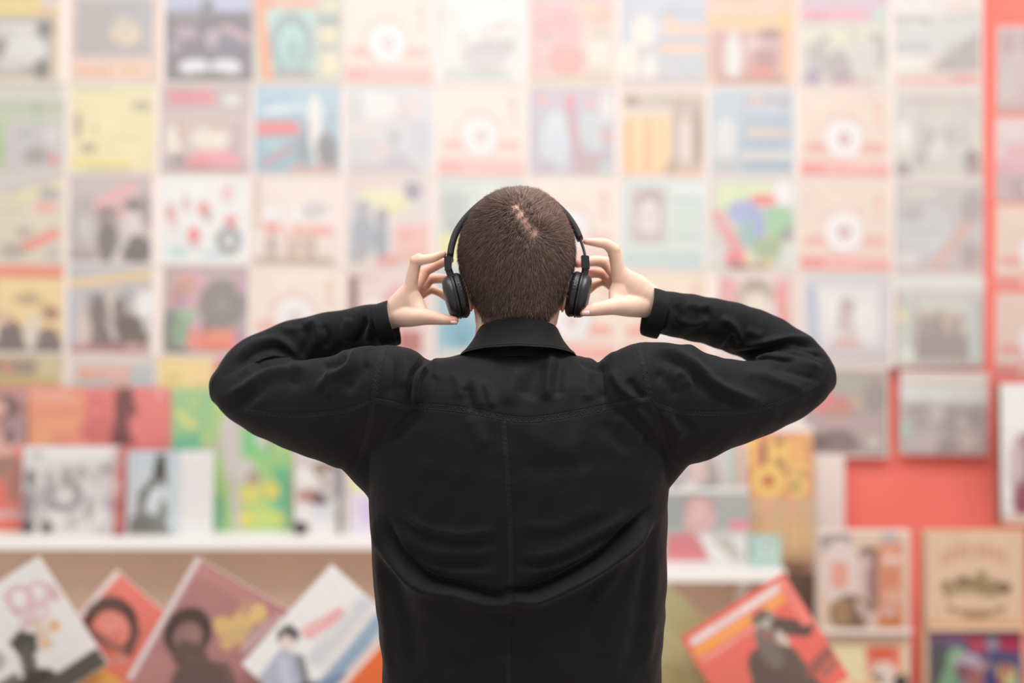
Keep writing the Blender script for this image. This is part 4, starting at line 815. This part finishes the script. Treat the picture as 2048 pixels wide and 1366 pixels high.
loops = np.concatenate([fq.ravel(), ft.ravel()]); hm.loops.add(len(loops)); hm.loops.foreach_set('vertex_index', loops.astype(np.int32))
st = np.concatenate([np.arange(len(fq)) * 4, len(fq) * 4 + np.arange(len(ft)) * 3]); hm.polygons.add(len(st)); hm.polygons.foreach_set('loop_start', st.astype(np.int32))
hm.update(calc_edges=True); hm.validate()
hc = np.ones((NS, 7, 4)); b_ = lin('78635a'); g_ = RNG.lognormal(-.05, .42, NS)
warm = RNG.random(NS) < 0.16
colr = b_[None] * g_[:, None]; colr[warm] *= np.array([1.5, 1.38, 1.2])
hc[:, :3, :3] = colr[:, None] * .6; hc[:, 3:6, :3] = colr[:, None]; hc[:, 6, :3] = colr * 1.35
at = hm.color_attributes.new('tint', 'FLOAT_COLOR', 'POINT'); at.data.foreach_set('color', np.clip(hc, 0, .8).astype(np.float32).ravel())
def hair_material():
    m, nt, b = nodes_of('hair_strands')
    a = nt.nodes.new('ShaderNodeVertexColor'); a.layer_name = 'tint'
    nt.links.new(a.outputs['Color'], b.inputs['Base Color']); b.inputs['Roughness'].default_value = 0.42; b.inputs['Specular IOR Level'].default_value = 0.45
    return m
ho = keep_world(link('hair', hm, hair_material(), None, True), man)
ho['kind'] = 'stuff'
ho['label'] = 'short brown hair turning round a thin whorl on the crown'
# ---- jacket: trunk and sleeves merged into one cloth skin, then folded
J = Solid()
J.stack([(686, 980, 1090, 2.09, .040), (700, 948, 1122, 2.09, .056), (712, 905, 1160, 2.09, .074), (722, 862, 1190, 2.09, .084), (740, 812, 1238, 2.09, .096), (785, 760, 1298, 2.088, .112), (850, 736, 1324, 2.086, .122), (925, 730, 1336, 2.085, .126),
         (985, 736, 1336, 2.085, .127), (1040, 742, 1333, 2.086, .126), (1100, 744, 1333, 2.088, .124), (1200, 752, 1331, 2.09, .122), (1300, 764, 1323, 2.092, .122), (1366, 766, 1322, 2.094, .124), (1500, 768, 1322, 2.095, .126), (1690, 766, 1325, 2.095, .130)], seg=96, p=2.35)
J.tube([(862, 796, 2.055, 72, 90), (790, 792, 2.056, 103, 92), (708, 818, 2.072, 120, 72), (640, 817, 2.088, 103, 64), (560, 808, 2.125, 80, 62), (495, 789, 2.155, 62, 60), (468, 775, 2.168, 49, 54)], seg=48)
J.tube([(725, 892, 2.085, 60, 60), (760, 935, 2.085, 58, 70), (790, 985, 2.085, 49, 70)], seg=40)
J.tube([(470, 770, 2.168, 50, 54), (500, 742, 2.180, 58, 56), (545, 717, 2.190, 60, 54), (620, 690, 2.190, 58, 50), (700, 667, 2.172, 50, 46), (750, 653, 2.146, 45, 42), (776, 648, 2.132, 43, 40)], seg=48, flat_end=True)
J.tube([(1205, 798, 2.055, 72, 90), (1278, 789, 2.056, 104, 92), (1366, 810, 2.072, 122, 72), (1450, 806, 2.088, 93, 64), (1535, 792, 2.125, 72, 62), (1598, 770, 2.155, 58, 58), (1622, 754, 2.168, 49, 54)], seg=48)
J.tube([(1345, 878, 2.085, 60, 60), (1310, 922, 2.085, 56, 70), (1288, 965, 2.085, 47, 70)], seg=40)
J.tube([(1622, 750, 2.168, 50, 54), (1595, 722, 2.180, 54, 56), (1562, 700, 2.190, 54, 54), (1500, 668, 2.190, 53, 50), (1420, 643, 2.172, 48, 46), (1350, 630, 2.146, 45, 42), (1314, 624, 2.132, 44, 40)], seg=48, flat_end=True)
J.ball(545, 745, 2.150, 52, 24, .034, -14); J.ball(1556, 726, 2.150, 46, 22, .032, 14)
jk = J.merge('overshirt', 0.0021, 20)
V = coords(jk); N = normals(jk); px, py = to_px(V)

def fold_field(lines, FOLD=1.0):
    disp = np.zeros(len(V))
    facing = np.clip(0.25 - N[:, 1], 0, 1) / 0.6; facing = np.clip(facing, 0, 1)
    for pts, amp, wid, kind in lines:
        amp = amp * FOLD; wid = wid * .85
        a = catmull(np.array(pts, float), 8)
        sel = (px > a[:, 0].min() - 3.2 * wid) & (px < a[:, 0].max() + 3.2 * wid) & (py > a[:, 1].min() - 3.2 * wid) & (py < a[:, 1].max() + 3.2 * wid) & (facing > 0)
        idx = np.nonzero(sel)[0]
        if len(idx) == 0: continue
        X, Y = px[idx], py[idx]; best = np.full(len(idx), 1e9); side = np.zeros(len(idx)); par = np.zeros(len(idx))
        seg = np.hypot(*np.diff(a, axis=0).T); cum = np.concatenate([[0], np.cumsum(seg)])
        for i in range(len(a) - 1):
            dx, dy = a[i + 1] - a[i]; l2 = dx * dx + dy * dy + 1e-9
            t = np.clip(((X - a[i, 0]) * dx + (Y - a[i, 1]) * dy) / l2, 0, 1)
            ex, ey = X - a[i, 0] - t * dx, Y - a[i, 1] - t * dy; dd = np.hypot(ex, ey)
            m = dd < best; best[m] = dd[m]
            side[m] = np.sign(dx * ey - dy * ex)[m]; par[m] = ((cum[i] + t * seg[i]) / cum[-1])[m]
        taper = np.clip(np.minimum(par, 1 - par) * 4.5, 0, 1); taper = taper * taper * (3 - 2 * taper)
        s = best * side / wid
        if kind == 'r': prof = np.exp(-s * s)                                   # ridge
        elif kind == 'v': prof = -np.exp(-s * s)                                # valley
        elif kind == 'c': prof = np.exp(-(s - .75) ** 2 / .5) - np.exp(-(s + .55) ** 2 / .22)   # fold standing over a crease, ridge on the right of the line
        elif kind == 'g': prof = -np.exp(-(s * s) ** 2)                         # sharp groove
        disp[idx] += amp * prof * taper * facing[idx]
    return disp * 0.001
BACK = [
 # great V under the shoulder blades
 ([(758, 1022), (787, 1098), (852, 1160), (920, 1178), (989, 1200), (1050, 1204)], 6.5, 20, 'c'),
 ([(975, 1196), (1030, 1190), (1085, 1182), (1195, 1123), (1281, 1046), (1318, 1004)], 8.5, 19, 'c'),
 ([(762, 1060), (792, 1130), (850, 1185), (930, 1215), (1000, 1250)], 3.2, 20, 'r'),
 ([(1030, 1235), (1060, 1208), (1110, 1190), (1215, 1125), (1300, 1040)], 4.0, 20, 'r'),
 ([(1020, 1215), (1000, 1260), (1015, 1330)], 4.5, 34, 'v'),
 # hanging arcs above it
 ([(779, 1003), (820, 1040), (870, 1062), (937, 1068), (1010, 1056)], 2.6, 12, 'r'),
 ([(779, 1020), (840, 1062), (900, 1082), (960, 1086), (1005, 1080)], 2.2, 9, 'v'),
 ([(785, 1050), (848, 1096), (930, 1108), (1008, 1100)], 2.6, 12, 'r'),
 ([(800, 1085), (860, 1124), (930, 1130), (1000, 1124)], 2.4, 9, 'v'),
 ([(825, 1106), (895, 1142), (998, 1148)], 2.2, 11, 'r'),
 ([(1023, 1112), (1109, 1106), (1195, 1067), (1290, 1010)], 3.0, 13, 'r'),
 ([(1023, 1130), (1100, 1128), (1185, 1092), (1275, 1036)], 2.2, 9, 'v'),
 ([(1023, 1148), (1092, 1140), (1173, 1106), (1240, 1060)], 2.6, 12, 'r'),
 ([(1030, 1050), (1110, 1052), (1210, 1010)], 1.5, 14, 'r'), ([(1030, 1078), (1120, 1072), (1220, 1030)], 1.5, 11, 'v'),
 # long drapes down the sides
 ([(770, 1060), (800, 1180), (825, 1290), (830, 1366)], 3.2, 22, 'v'), ([(790, 1080), (830, 1180), (900, 1260), (960, 1310)], 3.0, 26, 'r'),
 ([(1300, 1040), (1265, 1090), (1200, 1190), (1165, 1250)], 2.6, 16, 'r'), ([(1318, 1020), (1300, 1120), (1282, 1230), (1250, 1366)], 3.5, 20, 'v'), ([(1325, 1010), (1312, 1100), (1302, 1240), (1290, 1366)], 2.4, 14, 'r'),
 ([(1150, 1230), (1165, 1290), (1130, 1366)], 2.5, 22, 'r'), ([(905, 1290), (930, 1340), (945, 1400)], 2.2, 22, 'v'), ([(752, 1010), (760, 1150), (775, 1300), (778, 1400)], 2.5, 11, 'r'),
 # below the yoke
 ([(812, 830), (790, 855), (780, 880)], 2.6, 13, 'r'), ([(845, 822), (800, 870), (786, 890)], 2.4, 13, 'v'),
 ([(935, 830), (955, 865), (975, 900)], 1.6, 18, 'r'), ([(1045, 862), (1100, 892), (1170, 905)], 1.6, 24, 'r'), ([(1030, 930), (1120, 935), (1200, 925)], 2.0, 22, 'v'),
 ([(1230, 830), (1262, 862), (1290, 880)], 2.4, 15, 'r'), ([(1205, 840), (1235, 880), (1270, 905)], 2.0, 15, 'v'), ([(1270, 815), (1300, 850), (1318, 872)], 2.2, 9, 'r'),
 # yoke
 ([(822, 820), (824, 785), (830, 752), (846, 728), (856, 706)], 5.5, 11, 'c'), ([(832, 690), (850, 702), (856, 722), (846, 742)], 5.0, 9, 'v'), ([(866, 712), (874, 735), (866, 760)], 2.6, 12, 'r'),
 ([(800, 692), (812, 730), (805, 780)], 2.4, 16, 'r'), ([(782, 700), (785, 750), (778, 800)], 1.8, 10, 'v'),
 ([(944, 750), (955, 785), (962, 822)], 2.6, 11, 'r'), ([(968, 758), (978, 790), (985, 820)], 2.6, 10, 'r'), ([(930, 770), (940, 800), (945, 825)], 2.0, 10, 'v'), ([(905, 740), (918, 770), (925, 800)], 1.8, 14, 'r'),
 ([(1108, 706), (1097, 745), (1092, 805)], 4.2, 11, 'r'), ([(1085, 720), (1068, 760), (1050, 800)], 3.2, 20, 'v'), ([(1040, 730), (1022, 770), (1012, 815)], 2.0, 18, 'r'), ([(1122, 720), (1116, 765), (1120, 800)], 2.2, 12, 'v'),
 ([(1200, 722), (1204, 762), (1207, 806)], 4.0, 10, 'v'), ([(1178, 735), (1172, 770), (1180, 806)], 2.4, 14, 'r'), ([(1222, 735), (1240, 775), (1280, 806)], 3.4, 11, 'r'), ([(1255, 755), (1275, 785), (1296, 800)], 2.4, 9, 'v'), ([(1160, 718), (1178, 730), (1200, 735)], 3.0, 9, 'v'),
 ([(1165, 728), (1190, 715), (1235, 700)], 2.2, 11, 'r'),
]
ARMS = [
 # left sleeve, elbow
 ([(464, 726), (506, 690), (555, 680), (593, 708), (610, 728)], 3.2, 10, 'r'), ([(470, 742), (510, 708), (555, 698), (590, 722)], 2.0, 8, 'v'), ([(474, 752), (535, 716), (575, 718), (600, 730)], 3.2, 9, 'r'),
 ([(497, 742), (530, 733), (563, 731), (600, 738)], 2.2, 8, 'v'), ([(440, 800), (480, 780), (529, 751), (580, 735), (628, 738)], 4.6, 12, 'r'), ([(452, 818), (500, 800), (560, 770), (620, 762)], 3.0, 14, 'v'),
 ([(500, 815), (540, 780), (590, 765)], 2.0, 12, 'r'), ([(625, 790), (662, 752), (690, 738), (724, 696)], 3.6, 12, 'r'), ([(640, 735), (668, 732), (700, 712)], 3.2, 11, 'v'), ([(655, 728), (660, 760), (658, 800)], 2.2, 9, 'r'), ([(690, 790), (712, 752), (742, 722)], 2.6, 14, 'v'),
 ([(700, 715), (728, 700), (752, 694)], 2.0, 8, 'r'),
 # left forearm
 ([(596, 640), (612, 668), (606, 700), (600, 725)], 3.6, 13, 'v'), ([(620, 634), (636, 660), (634, 700)], 3.2, 10, 'r'), ([(640, 648), (655, 672), (650, 700)], 2.2, 10, 'v'), ([(735, 632), (722, 665), (708, 692)], 4.0, 9, 'v'), ([(700, 632), (690, 660), (695, 688)], 2.6, 12, 'r'), ([(745, 628), (740, 655), (735, 690)], 2.4, 9, 'r'), ([(560, 660), (590, 658), (630, 640)], 2.2, 9, 'r'),
 # right sleeve
 ([(1280, 694), (1330, 700), (1366, 716), (1402, 742), (1430, 768), (1491, 795), (1545, 808)], 5.0, 13, 'r'), ([(1300, 712), (1352, 728), (1395, 765), (1440, 795), (1510, 815)], 2.8, 13, 'v'), ([(1350, 740), (1372, 752), (1378, 775)], 2.8, 12, 'r'), ([(1310, 740), (1340, 770), (1352, 800)], 2.2, 14, 'v'),
 ([(1430, 712), (1475, 712), (1523, 703), (1588, 683), (1645, 704)], 5.2, 8, 'v'), ([(1470, 694), (1520, 686), (1560, 680), (1604, 677), (1640, 690)], 3.6, 8, 'r'), ([(1500, 712), (1560, 716), (1610, 728), (1655, 742)], 3.6, 9, 'r'), ([(1540, 700), (1590, 694), (1625, 706), (1655, 722)], 3.4, 6, 'v'), ([(1540, 728), (1590, 745), (1640, 762)], 2.6, 9, 'v'), ([(1480, 740), (1540, 755), (1620, 785)], 2.4, 12, 'r'),
 ([(1472, 664), (1458, 690), (1442, 710)], 4.6, 10, 'v'), ([(1440, 634), (1468, 655), (1480, 690)], 4.0, 10, 'r'), ([(1490, 660), (1510, 668), (1530, 672)], 2.0, 10, 'r'), ([(1405, 612), (1420, 642), (1400, 668)], 2.0, 11, 'v'), ([(1352, 642), (1388, 648), (1427, 636)], 2.2, 9, 'r'), ([(1348, 610), (1362, 630), (1352, 655)], 1.8, 10, 'v'), ([(1330, 596), (1336, 630), (1322, 668)], 1.5, 9, 'r'), ([(1372, 604), (1395, 615), (1425, 612)], 2.2, 9, 'r'),
 ([(1366, 880), (1335, 835), (1322, 820)], 2.6, 13, 'r'), ([(1392, 868), (1360, 838), (1345, 826)], 2.2, 12, 'v'),
]
for lines in (BACK, ARMS):
    D_ = fold_field(lines, 1.75)
    # small random creases of worn cotton
    D_ += 0.00045 * (np.sin(V[:, 0] * 61 + V[:, 2] * 33 + 2 * np.sin(V[:, 2] * 27)) * np.sin(V[:, 2] * 71 - V[:, 0] * 29) + np.sin(V[:, 0] * 140 - V[:, 2] * 90 + V[:, 1] * 60) * .5)
    V = V + N * D_[:, None]
jk.vertices.foreach_set('co', V.ravel()); jk.update()
N = normals(jk)

SEAMS = [
 ('yoke_seam', [(746, 801), (790, 810), (818, 820), (832, 813), (900, 817), (960, 826), (1010, 836), (1050, 840), (1100, 836), (1200, 818), (1290, 800), (1304, 806)], 6.0),
 ('back_seam', [(1006, 842), (1010, 890), (1015, 950), (1019, 1020), (1021, 1080), (1021, 1140), (1019, 1200), (1017, 1280), (1017, 1400)], 6.0),
 ('armhole_seam', [(772, 686), (760, 720), (753, 760), (746, 802), (738, 850), (726, 900), (706, 952)], 6.5),
 ('armhole_seam', [(1274, 684), (1286, 725), (1296, 770), (1304, 808), (1324, 860), (1336, 905), (1360, 944)], 6.5),
 ('sleeve_seam', [(742, 804), (700, 820), (640, 829), (560, 831), (490, 822)], 5.0),
 ('sleeve_seam', [(1307, 809), (1370, 826), (1450, 827), (1520, 819), (1580, 797), (1640, 766)], 5.0),
]
# a shallow trough under every seam, puckered along its length
D_ = fold_field([(p, 1.3, w_ * 1.15, 'g') for _n, p, w_ in SEAMS])
puck = np.sin(px * .75 + py * .2) * np.sin(py * .8 - px * .15)
V = V + N * (D_ * (1 + .7 * puck))[:, None]
jk.vertices.foreach_set('co', V.ravel()); jk.update()
jo = keep_world(link('overshirt', jk, M_CLOTH, None, True), man)
jo['label'] = 'black cotton overshirt with a back yoke'
polys = np.empty(len(jk.loops), np.int32); jk.loops.foreach_get('vertex_index', polys)
jtree = BVHTree.FromPolygons([tuple(v) for v in V], polys.reshape(-1, 4).tolist()) if len(polys) == 4 * len(jk.polygons) else BVHTree.FromPolygons([tuple(v) for v in V], [tuple(p.vertices) for p in jk.polygons])
EYE = Vector((0, 0, ZC))
for nm, pts, w_ in SEAMS:
    a = catmull(np.array(pts, float), 60)
    # even steps of 1.6 px
    seg = np.hypot(*np.diff(a, axis=0).T); cum = np.concatenate([[0], np.cumsum(seg)])
    n = int(cum[-1] / 1.6); s = np.linspace(0, cum[-1], n)
    a = np.stack([np.interp(s, cum, a[:, 0]), np.interp(s, cum, a[:, 1])], 1)
    t = np.gradient(a, axis=0); t /= np.linalg.norm(t, axis=1)[:, None] + 1e-9
    offs = np.array([-1, -.92, -.62, -.5, -.38, 0, .38, .5, .62, .92, 1]); hgt = np.array([-.9, .7, .9, .55, .95, 1.0, .95, .55, .9, .7, -.9])
    vs = []; ok = []
    for i in range(n):
        st = 1.0 if (i % 5) < 3 else -0.2
        for o_, h_ in zip(offs, hgt):
            x, y = a[i, 0] - t[i, 1] * o_ * w_, a[i, 1] + t[i, 0] * o_ * w_
            d = (P(x, y, 2.0) - EYE).normalized()
            loc, nn, _i, _d = jtree.ray_cast(EYE, d)
            if loc is None or loc.y > 2.5: vs.append(None); continue
            if nn.dot(d) > 0: nn = -nn
            hh = h_ if abs(abs(o_) - .5) > .01 else h_ + .3 * (1 - st)
            hh += .16 * math.sin(i * .9 + o_ * 1.5)
            vs.append(loc + nn * (hh * 0.0007))
    m = len(offs); idx = {}; vv = []
    for q, v in enumerate(vs):
        if v is not None: idx[q] = len(vv); vv.append(v)
    ff = []
    for i in range(n - 1):
        for j in range(m - 1):
            q = (i * m + j, i * m + j + 1, (i + 1) * m + j + 1, (i + 1) * m + j)
            if all(k_ in idx for k_ in q) and max((vs[q[0]] - vs[q[2]]).length, (vs[q[1]] - vs[q[3]]).length) < 0.012: ff.append([idx[k_] for k_ in q])
    keep_world(link(nm, mesh(nm, vv, ff), M_SEAM, None, True), man)

# ---- collar: stands up round the neck and folds outward
def collar():
    TH = np.radians(np.linspace(-150, 150, 91)); rows = []
    cx, cyd = P(1036, 683, 2.09).x, 2.092
    def loop(hw_px, hd, zb, zs, zf, out=0):
        r = []
        for t in TH:
            c, s = math.cos(t), math.sin(t)           # t = 0 at the back of the neck
            hw = hw_px / F * 2.09
            x = cx + math.copysign(abs(s) ** .9, s) * hw; y = cyd - c * hd
            k = abs(math.degrees(t))
            yp = np.interp(k, [0, 30, 62, 90, 120, 150], [zb, zb + (zs - zb) * .14, zb + (zs - zb) * .5, zs, zs + (zf - zs) * .5, zf])
            r.append((x, y, P(0, yp, 2.0 + (y - 2.0)).z))
        return r
    rows.append(loop(92, .080, 712, 722, 740))      # inside of the stand, at the neck base
    rows.append(loop(82, .068, 680, 695, 716))
    rows.append(loop(78, .064, 650, 676, 702))
    rows.append(loop(77.5, .0645, 640, 668, 696))   # fold
    rows.append(loop(78.5, .0665, 635.5, 663, 692))
    rows.append(loop(80.5, .0700, 636, 663, 692))
    rows.append(loop(83, .0735, 642, 667, 695))
    rows.append(loop(90, .0800, 660, 683, 709))     # fall
    rows.append(loop(104, .0885, 678, 701, 728))
    rows.append(loop(116, .0955, 688, 714, 744))
    rows.append(loop(120.5, .0980, 691.5, 719, 750))
    rows.append(loop(120, .0962, 693, 720.5, 751))    # turned edge
    rows.append(loop(112, .0905, 688, 714, 744))
    n = len(TH); vs = [p for r in rows for p in r]
    f = [(i * n + j, i * n + j + 1, (i + 1) * n + j + 1, (i + 1) * n + j) for i in range(len(rows) - 1) for j in range(n - 1)]
    me = mesh('collar', vs, f)
    o = keep_world(link('collar', me, M_CLOTH, None, True), man)
    s = o.modifiers.new('round', 'SUBSURF'); s.levels = 2; s.render_levels = 2
    # stitched line near the edge
    def strip(k0, k1, z):
        vs2 = []
        for j in range(n):
            A, Bp = Vector(rows[8][j]), Vector(rows[9][j])
            nrm_ = Vector((A.x - cx, A.y - cyd, 0.02)).normalized()
            for q, hz in ((k0, .0001), ((k0 + k1) / 2, z), (k1, .0001)):
                vs2.append(A.lerp(Bp, q) + nrm_ * hz)
        f2 = [(i * 3 + j, i * 3 + j + 1, i * 3 + j + 4, i * 3 + j + 3) for i in range(n - 1) for j in range(2)]
        so = keep_world(link('collar_stitching', mesh('collar_stitching', vs2, f2), M_SEAM, None, True), man)
        sm = so.modifiers.new('round', 'SUBSURF'); sm.levels = 1; sm.render_levels = 1
    strip(.72, .98, .0014)
    return o
collar()

# ---- cuffs: open bands at the sleeve ends
def cuff(top, bot, d, axis, depth_r, length):
    """top and bottom picture points of the opening, axis pointing out of the sleeve"""
    A, Bp = P(*top, d), P(*bot, d); c = (A + Bp) / 2; up = (A - Bp) / 2
    ax = Vector(axis).normalized(); dep = up.cross(ax).normalized() * depth_r
    vs = []; m = 40
    prof = [(-length, 1.015), (-length * .7, 1.03), (-.006, 1.03), (-.001, 1.022), (0.0006, 1.0), (-.001, .965), (-.006, .95), (-length * .95, .93)]
    for s_, k_ in prof:
        for j in range(m):
            th = 2 * math.pi * j / m
            wob = 1 + .02 * math.sin(3 * th + s_ * 90) + .012 * math.sin(7 * th)
            vs.append(c + ax * s_ + (up * math.cos(th) + dep * math.sin(th)) * (k_ * wob))
    f = [(i * m + j, i * m + (j + 1) % m, (i + 1) * m + (j + 1) % m, (i + 1) * m + j) for i in range(len(prof) - 1) for j in range(m)]
    me = mesh('cuff', vs, f); bm = bmesh.new(); bm.from_mesh(me); bmesh.ops.recalc_face_normals(bm, faces=bm.faces); bm.to_mesh(me); bm.free()
    o = keep_world(link('cuff', me, M_CLOTH, None, True), man)
    s = o.modifiers.new('round', 'SUBSURF'); s.levels = 1; s.render_levels = 1
cuff((776, 601), (800, 688), 2.127, (88, -10, 26), .031, .024)
cuff((1306, 576), (1282, 669), 2.127, (-90, -10, 22), .032, .024)

# ---- trousers and shoes, below the picture
T = Solid()
T.stack([(1640, 800, 1290, 2.095, .105), (1760, 790, 1300, 2.10, .115), (1850, 795, 1295, 2.10, .115)], p=2.3)
for s in (-1, 1):
    x = man.location.x + s * .105
    T.tube([(x - s * .01, 2.10, .82, .098, .105), (x, 2.095, .62, .088, .092), (x + s * .005, 2.09, .45, .070, .072), (x + s * .01, 2.08, .25, .066, .070), (x + s * .012, 2.07, .09, .062, .070)], world=True, seg=32)
tm = T.merge('trousers', 0.008, 5)
keep_world(link('trousers', tm, M_TROUSER, None, True), man)
for s in (-1, 1):
    x = man.location.x + s * .122
    h = Solid()
    h.tube([(x, 2.00, .055, .036, .042), (x, 2.06, .066, .042, .056), (x + s * .004, 2.14, .052, .046, .038), (x + s * .006, 2.23, .044, .043, .028), (x + s * .006, 2.26, .040, .036, .022)], world=True)
    sh = h.merge('shoe', 0.006, 3); keep_world(link('shoe', sh, M_SHOE, None, True), man)
    R = []
    for z, k in ((0.0, .97), (.003, 1.0), (.022, 1.0), (.026, .97)):
        R.append([(x + s * .004 + math.cos(t) * .047 * k * (1 + .12 * math.sin(t)), 2.115 + math.sin(t) * .160 * k, z) for t in np.linspace(0, 2 * math.pi, 40, endpoint=False)])
    so = Solid(); so.rings(R); keep_world(link('shoe_sole', mesh('shoe_sole', so.v, so.f), M_SOLE), man)

# ------------------------------------------------------------------ headphones
M_HPC = plain('black_plastic', '232225', 0.38, 0.5, 0.0, 8, 0.05, 500)
M_HPM = plain('black_soft_band', '2c2b2d', 0.6, 0.35, 0.0, 8, 0.12, 600)
M_HPL = plain('black_leatherette', '1d1c1f', 0.42, 0.5, 0.0, 8, 0.5, 260)
M_HPS = plain('grey_metal', '4a474a', 0.35, 0.5)
hp = empty('headphones', P(1034, 395, 2.10))
tag(hp, 'black on-ear headphones worn on the brown haired head, right arm pulled out', 'headphones')
def ribbon(name, pts, wid, thick, mat, sub=10, bev=True, d=None):
    """flat band that runs along picture points; wid along depth, thick in the picture, metres"""
    a = np.array([tuple(P(*q)) for q in pts]); a = catmull(a, sub)
    T_ = np.gradient(a, axis=0); T_ /= np.linalg.norm(T_, axis=1)[:, None]
    prof = [(-1, -.6), (-.82, -1), (0, -1.12), (.82, -1), (1, -.6), (1, .6), (.82, 1), (0, 1.12), (-.82, 1), (-1, .6)]
    R = []
    for c, t in zip(a, T_):
        n = np.cross(t, (0, 1, 0)); n /= np.linalg.norm(n); b = np.cross(n, t)
        R.append([c + b * (u * wid / 2) + n * (v * thick / 2) for u, v in prof])
    S_ = Solid(); S_.rings(R)
    me = mesh(name, S_.v, S_.f); bm = bmesh.new(); bm.from_mesh(me); bmesh.ops.recalc_face_normals(bm, faces=bm.faces); bm.to_mesh(me); bm.free()
    return keep_world(link(name, me, mat, None, True), hp)
ribbon('headband', [(900, 513, 2.092), (904, 490, 2.097), (914, 462, 2.103), (934, 434, 2.108), (965, 406, 2.112), (1000, 387, 2.114), (1035, 381, 2.115), (1072, 387, 2.114), (1105, 405, 2.112), (1132, 430, 2.108), (1150, 456, 2.103), (1160, 478, 2.099)], .026, .0090, M_HPM)
ribbon('slider', [(1156, 468, 2.101), (1163, 486, 2.098), (1168, 502, 2.095), (1171, 518, 2.092)], .014, .0035, M_HPS)
ribbon('slider', [(902, 500, 2.095), (899, 512, 2.092), (897, 520, 2.091)], .014, .0035, M_HPS)
def block(pts, d, dep):
    a = [P(x, y, d) for x, y in pts]; vs = [Vector((p.x, d - dep / 2, p.z)) for p in a] + [Vector((p.x, d + dep / 2, p.z)) for p in a]
    bm = bmesh.new(); v = [bm.verts.new(q) for q in vs]
    bm.faces.new(v[:4]); bm.faces.new(v[4:][::-1])
    for i in range(4): bm.faces.new((v[i], v[4 + i], v[4 + (i + 1) % 4], v[(i + 1) % 4]))
    bmesh.ops.recalc_face_normals(bm, faces=bm.faces); bmesh.ops.bevel(bm, geom=list(bm.edges), offset=.0010, segments=2, affect='EDGES')
    me = bpy.data.meshes.new('slider_block'); bm.to_mesh(me); bm.free()
    return keep_world(link('slider_block', me, M_HPC), hp)
block([(888.5, 513), (904, 513), (903, 541), (890, 543)], 2.089, .022)
block([(1162, 511), (1177.5, 512), (1179, 539), (1163.5, 537)], 2.089, .022)
def lathe(name, prof, c, ax, squash, mat, parent, seg=72, wrinkle=0.0):
    """prof: (along axis, radius) in metres"""
    ax = Vector(ax).normalized(); up = Vector((0, 0, 1)); up = (up - ax * up.dot(ax)).normalized(); dp = ax.cross(up)
    R = []
    for i, (s_, r_) in enumerate(prof):
        ring = []
        for j in range(seg):
            t = 2 * math.pi * j / seg
            r = r_
            if wrinkle and 1 < i < len(prof) - 2: r = r_ * (1 + wrinkle * (math.sin(j * 2.9 + i * .8) + .6 * math.sin(j * 1.7 - i * 1.1)))
            ring.append(c + ax * s_ + (up * math.cos(t) + dp * math.sin(t) * squash) * r)
        R.append(ring)
    S_ = Solid(); S_.rings(R)
    me = mesh(name, S_.v, S_.f); bm = bmesh.new(); bm.from_mesh(me); bmesh.ops.recalc_face_normals(bm, faces=bm.faces); bm.to_mesh(me); bm.free()
    o = keep_world(link(name, me, mat, None, True), hp)
    if parent is not None:
        o.parent = parent; o.matrix_parent_inverse = Matrix.Identity(4)
    return o
def ear_cup(cx, cy, d, ax):
    u = 1 / F * d
    c = P(cx, cy, d)
    cup = lathe('ear_cup', [(-22.5 * u, 1 * u), (-22.5 * u, 26 * u), (-21.5 * u, 34 * u), (-18.5 * u, 40 * u), (-13 * u, 43.5 * u), (-6 * u, 45 * u), (-5.2 * u, 44 * u), (-4.6 * u, 44 * u), (-4 * u, 45.5 * u), (-0.5 * u, 46 * u), (0, 45 * u), (0, 2 * u)], c, ax, .95, M_HPC, None)
    lathe('ear_cushion', [(-.2 * u, 3 * u), (0, 41 * u), (1 * u, 43 * u), (2.2 * u, 44.5 * u), (3.2 * u, 45.6 * u), (4.2 * u, 44.6 * u), (6 * u, 45.6 * u), (9 * u, 46.2 * u), (12 * u, 45.6 * u), (15 * u, 43.6 * u), (18 * u, 40 * u), (20 * u, 35 * u), (20.5 * u, 28 * u), (19 * u, 20 * u), (14 * u, 14 * u), (10 * u, 3 * u)], c, ax, .95, M_HPL, cup, 144, .0065)
    return cup
ear_cup(913, 593, 2.088, (.965, .10, .235))
ear_cup(1156, 590, 2.088, (-.975, .10, .195))
ribbon('yoke_arm', [(897, 538, 2.089), (900, 547, 2.089), (904, 556, 2.088)], .016, .0095, M_HPC, 6)
ribbon('yoke_arm', [(1171, 534, 2.089), (1170, 544, 2.089), (1167, 554, 2.088)], .016, .0095, M_HPC, 6)
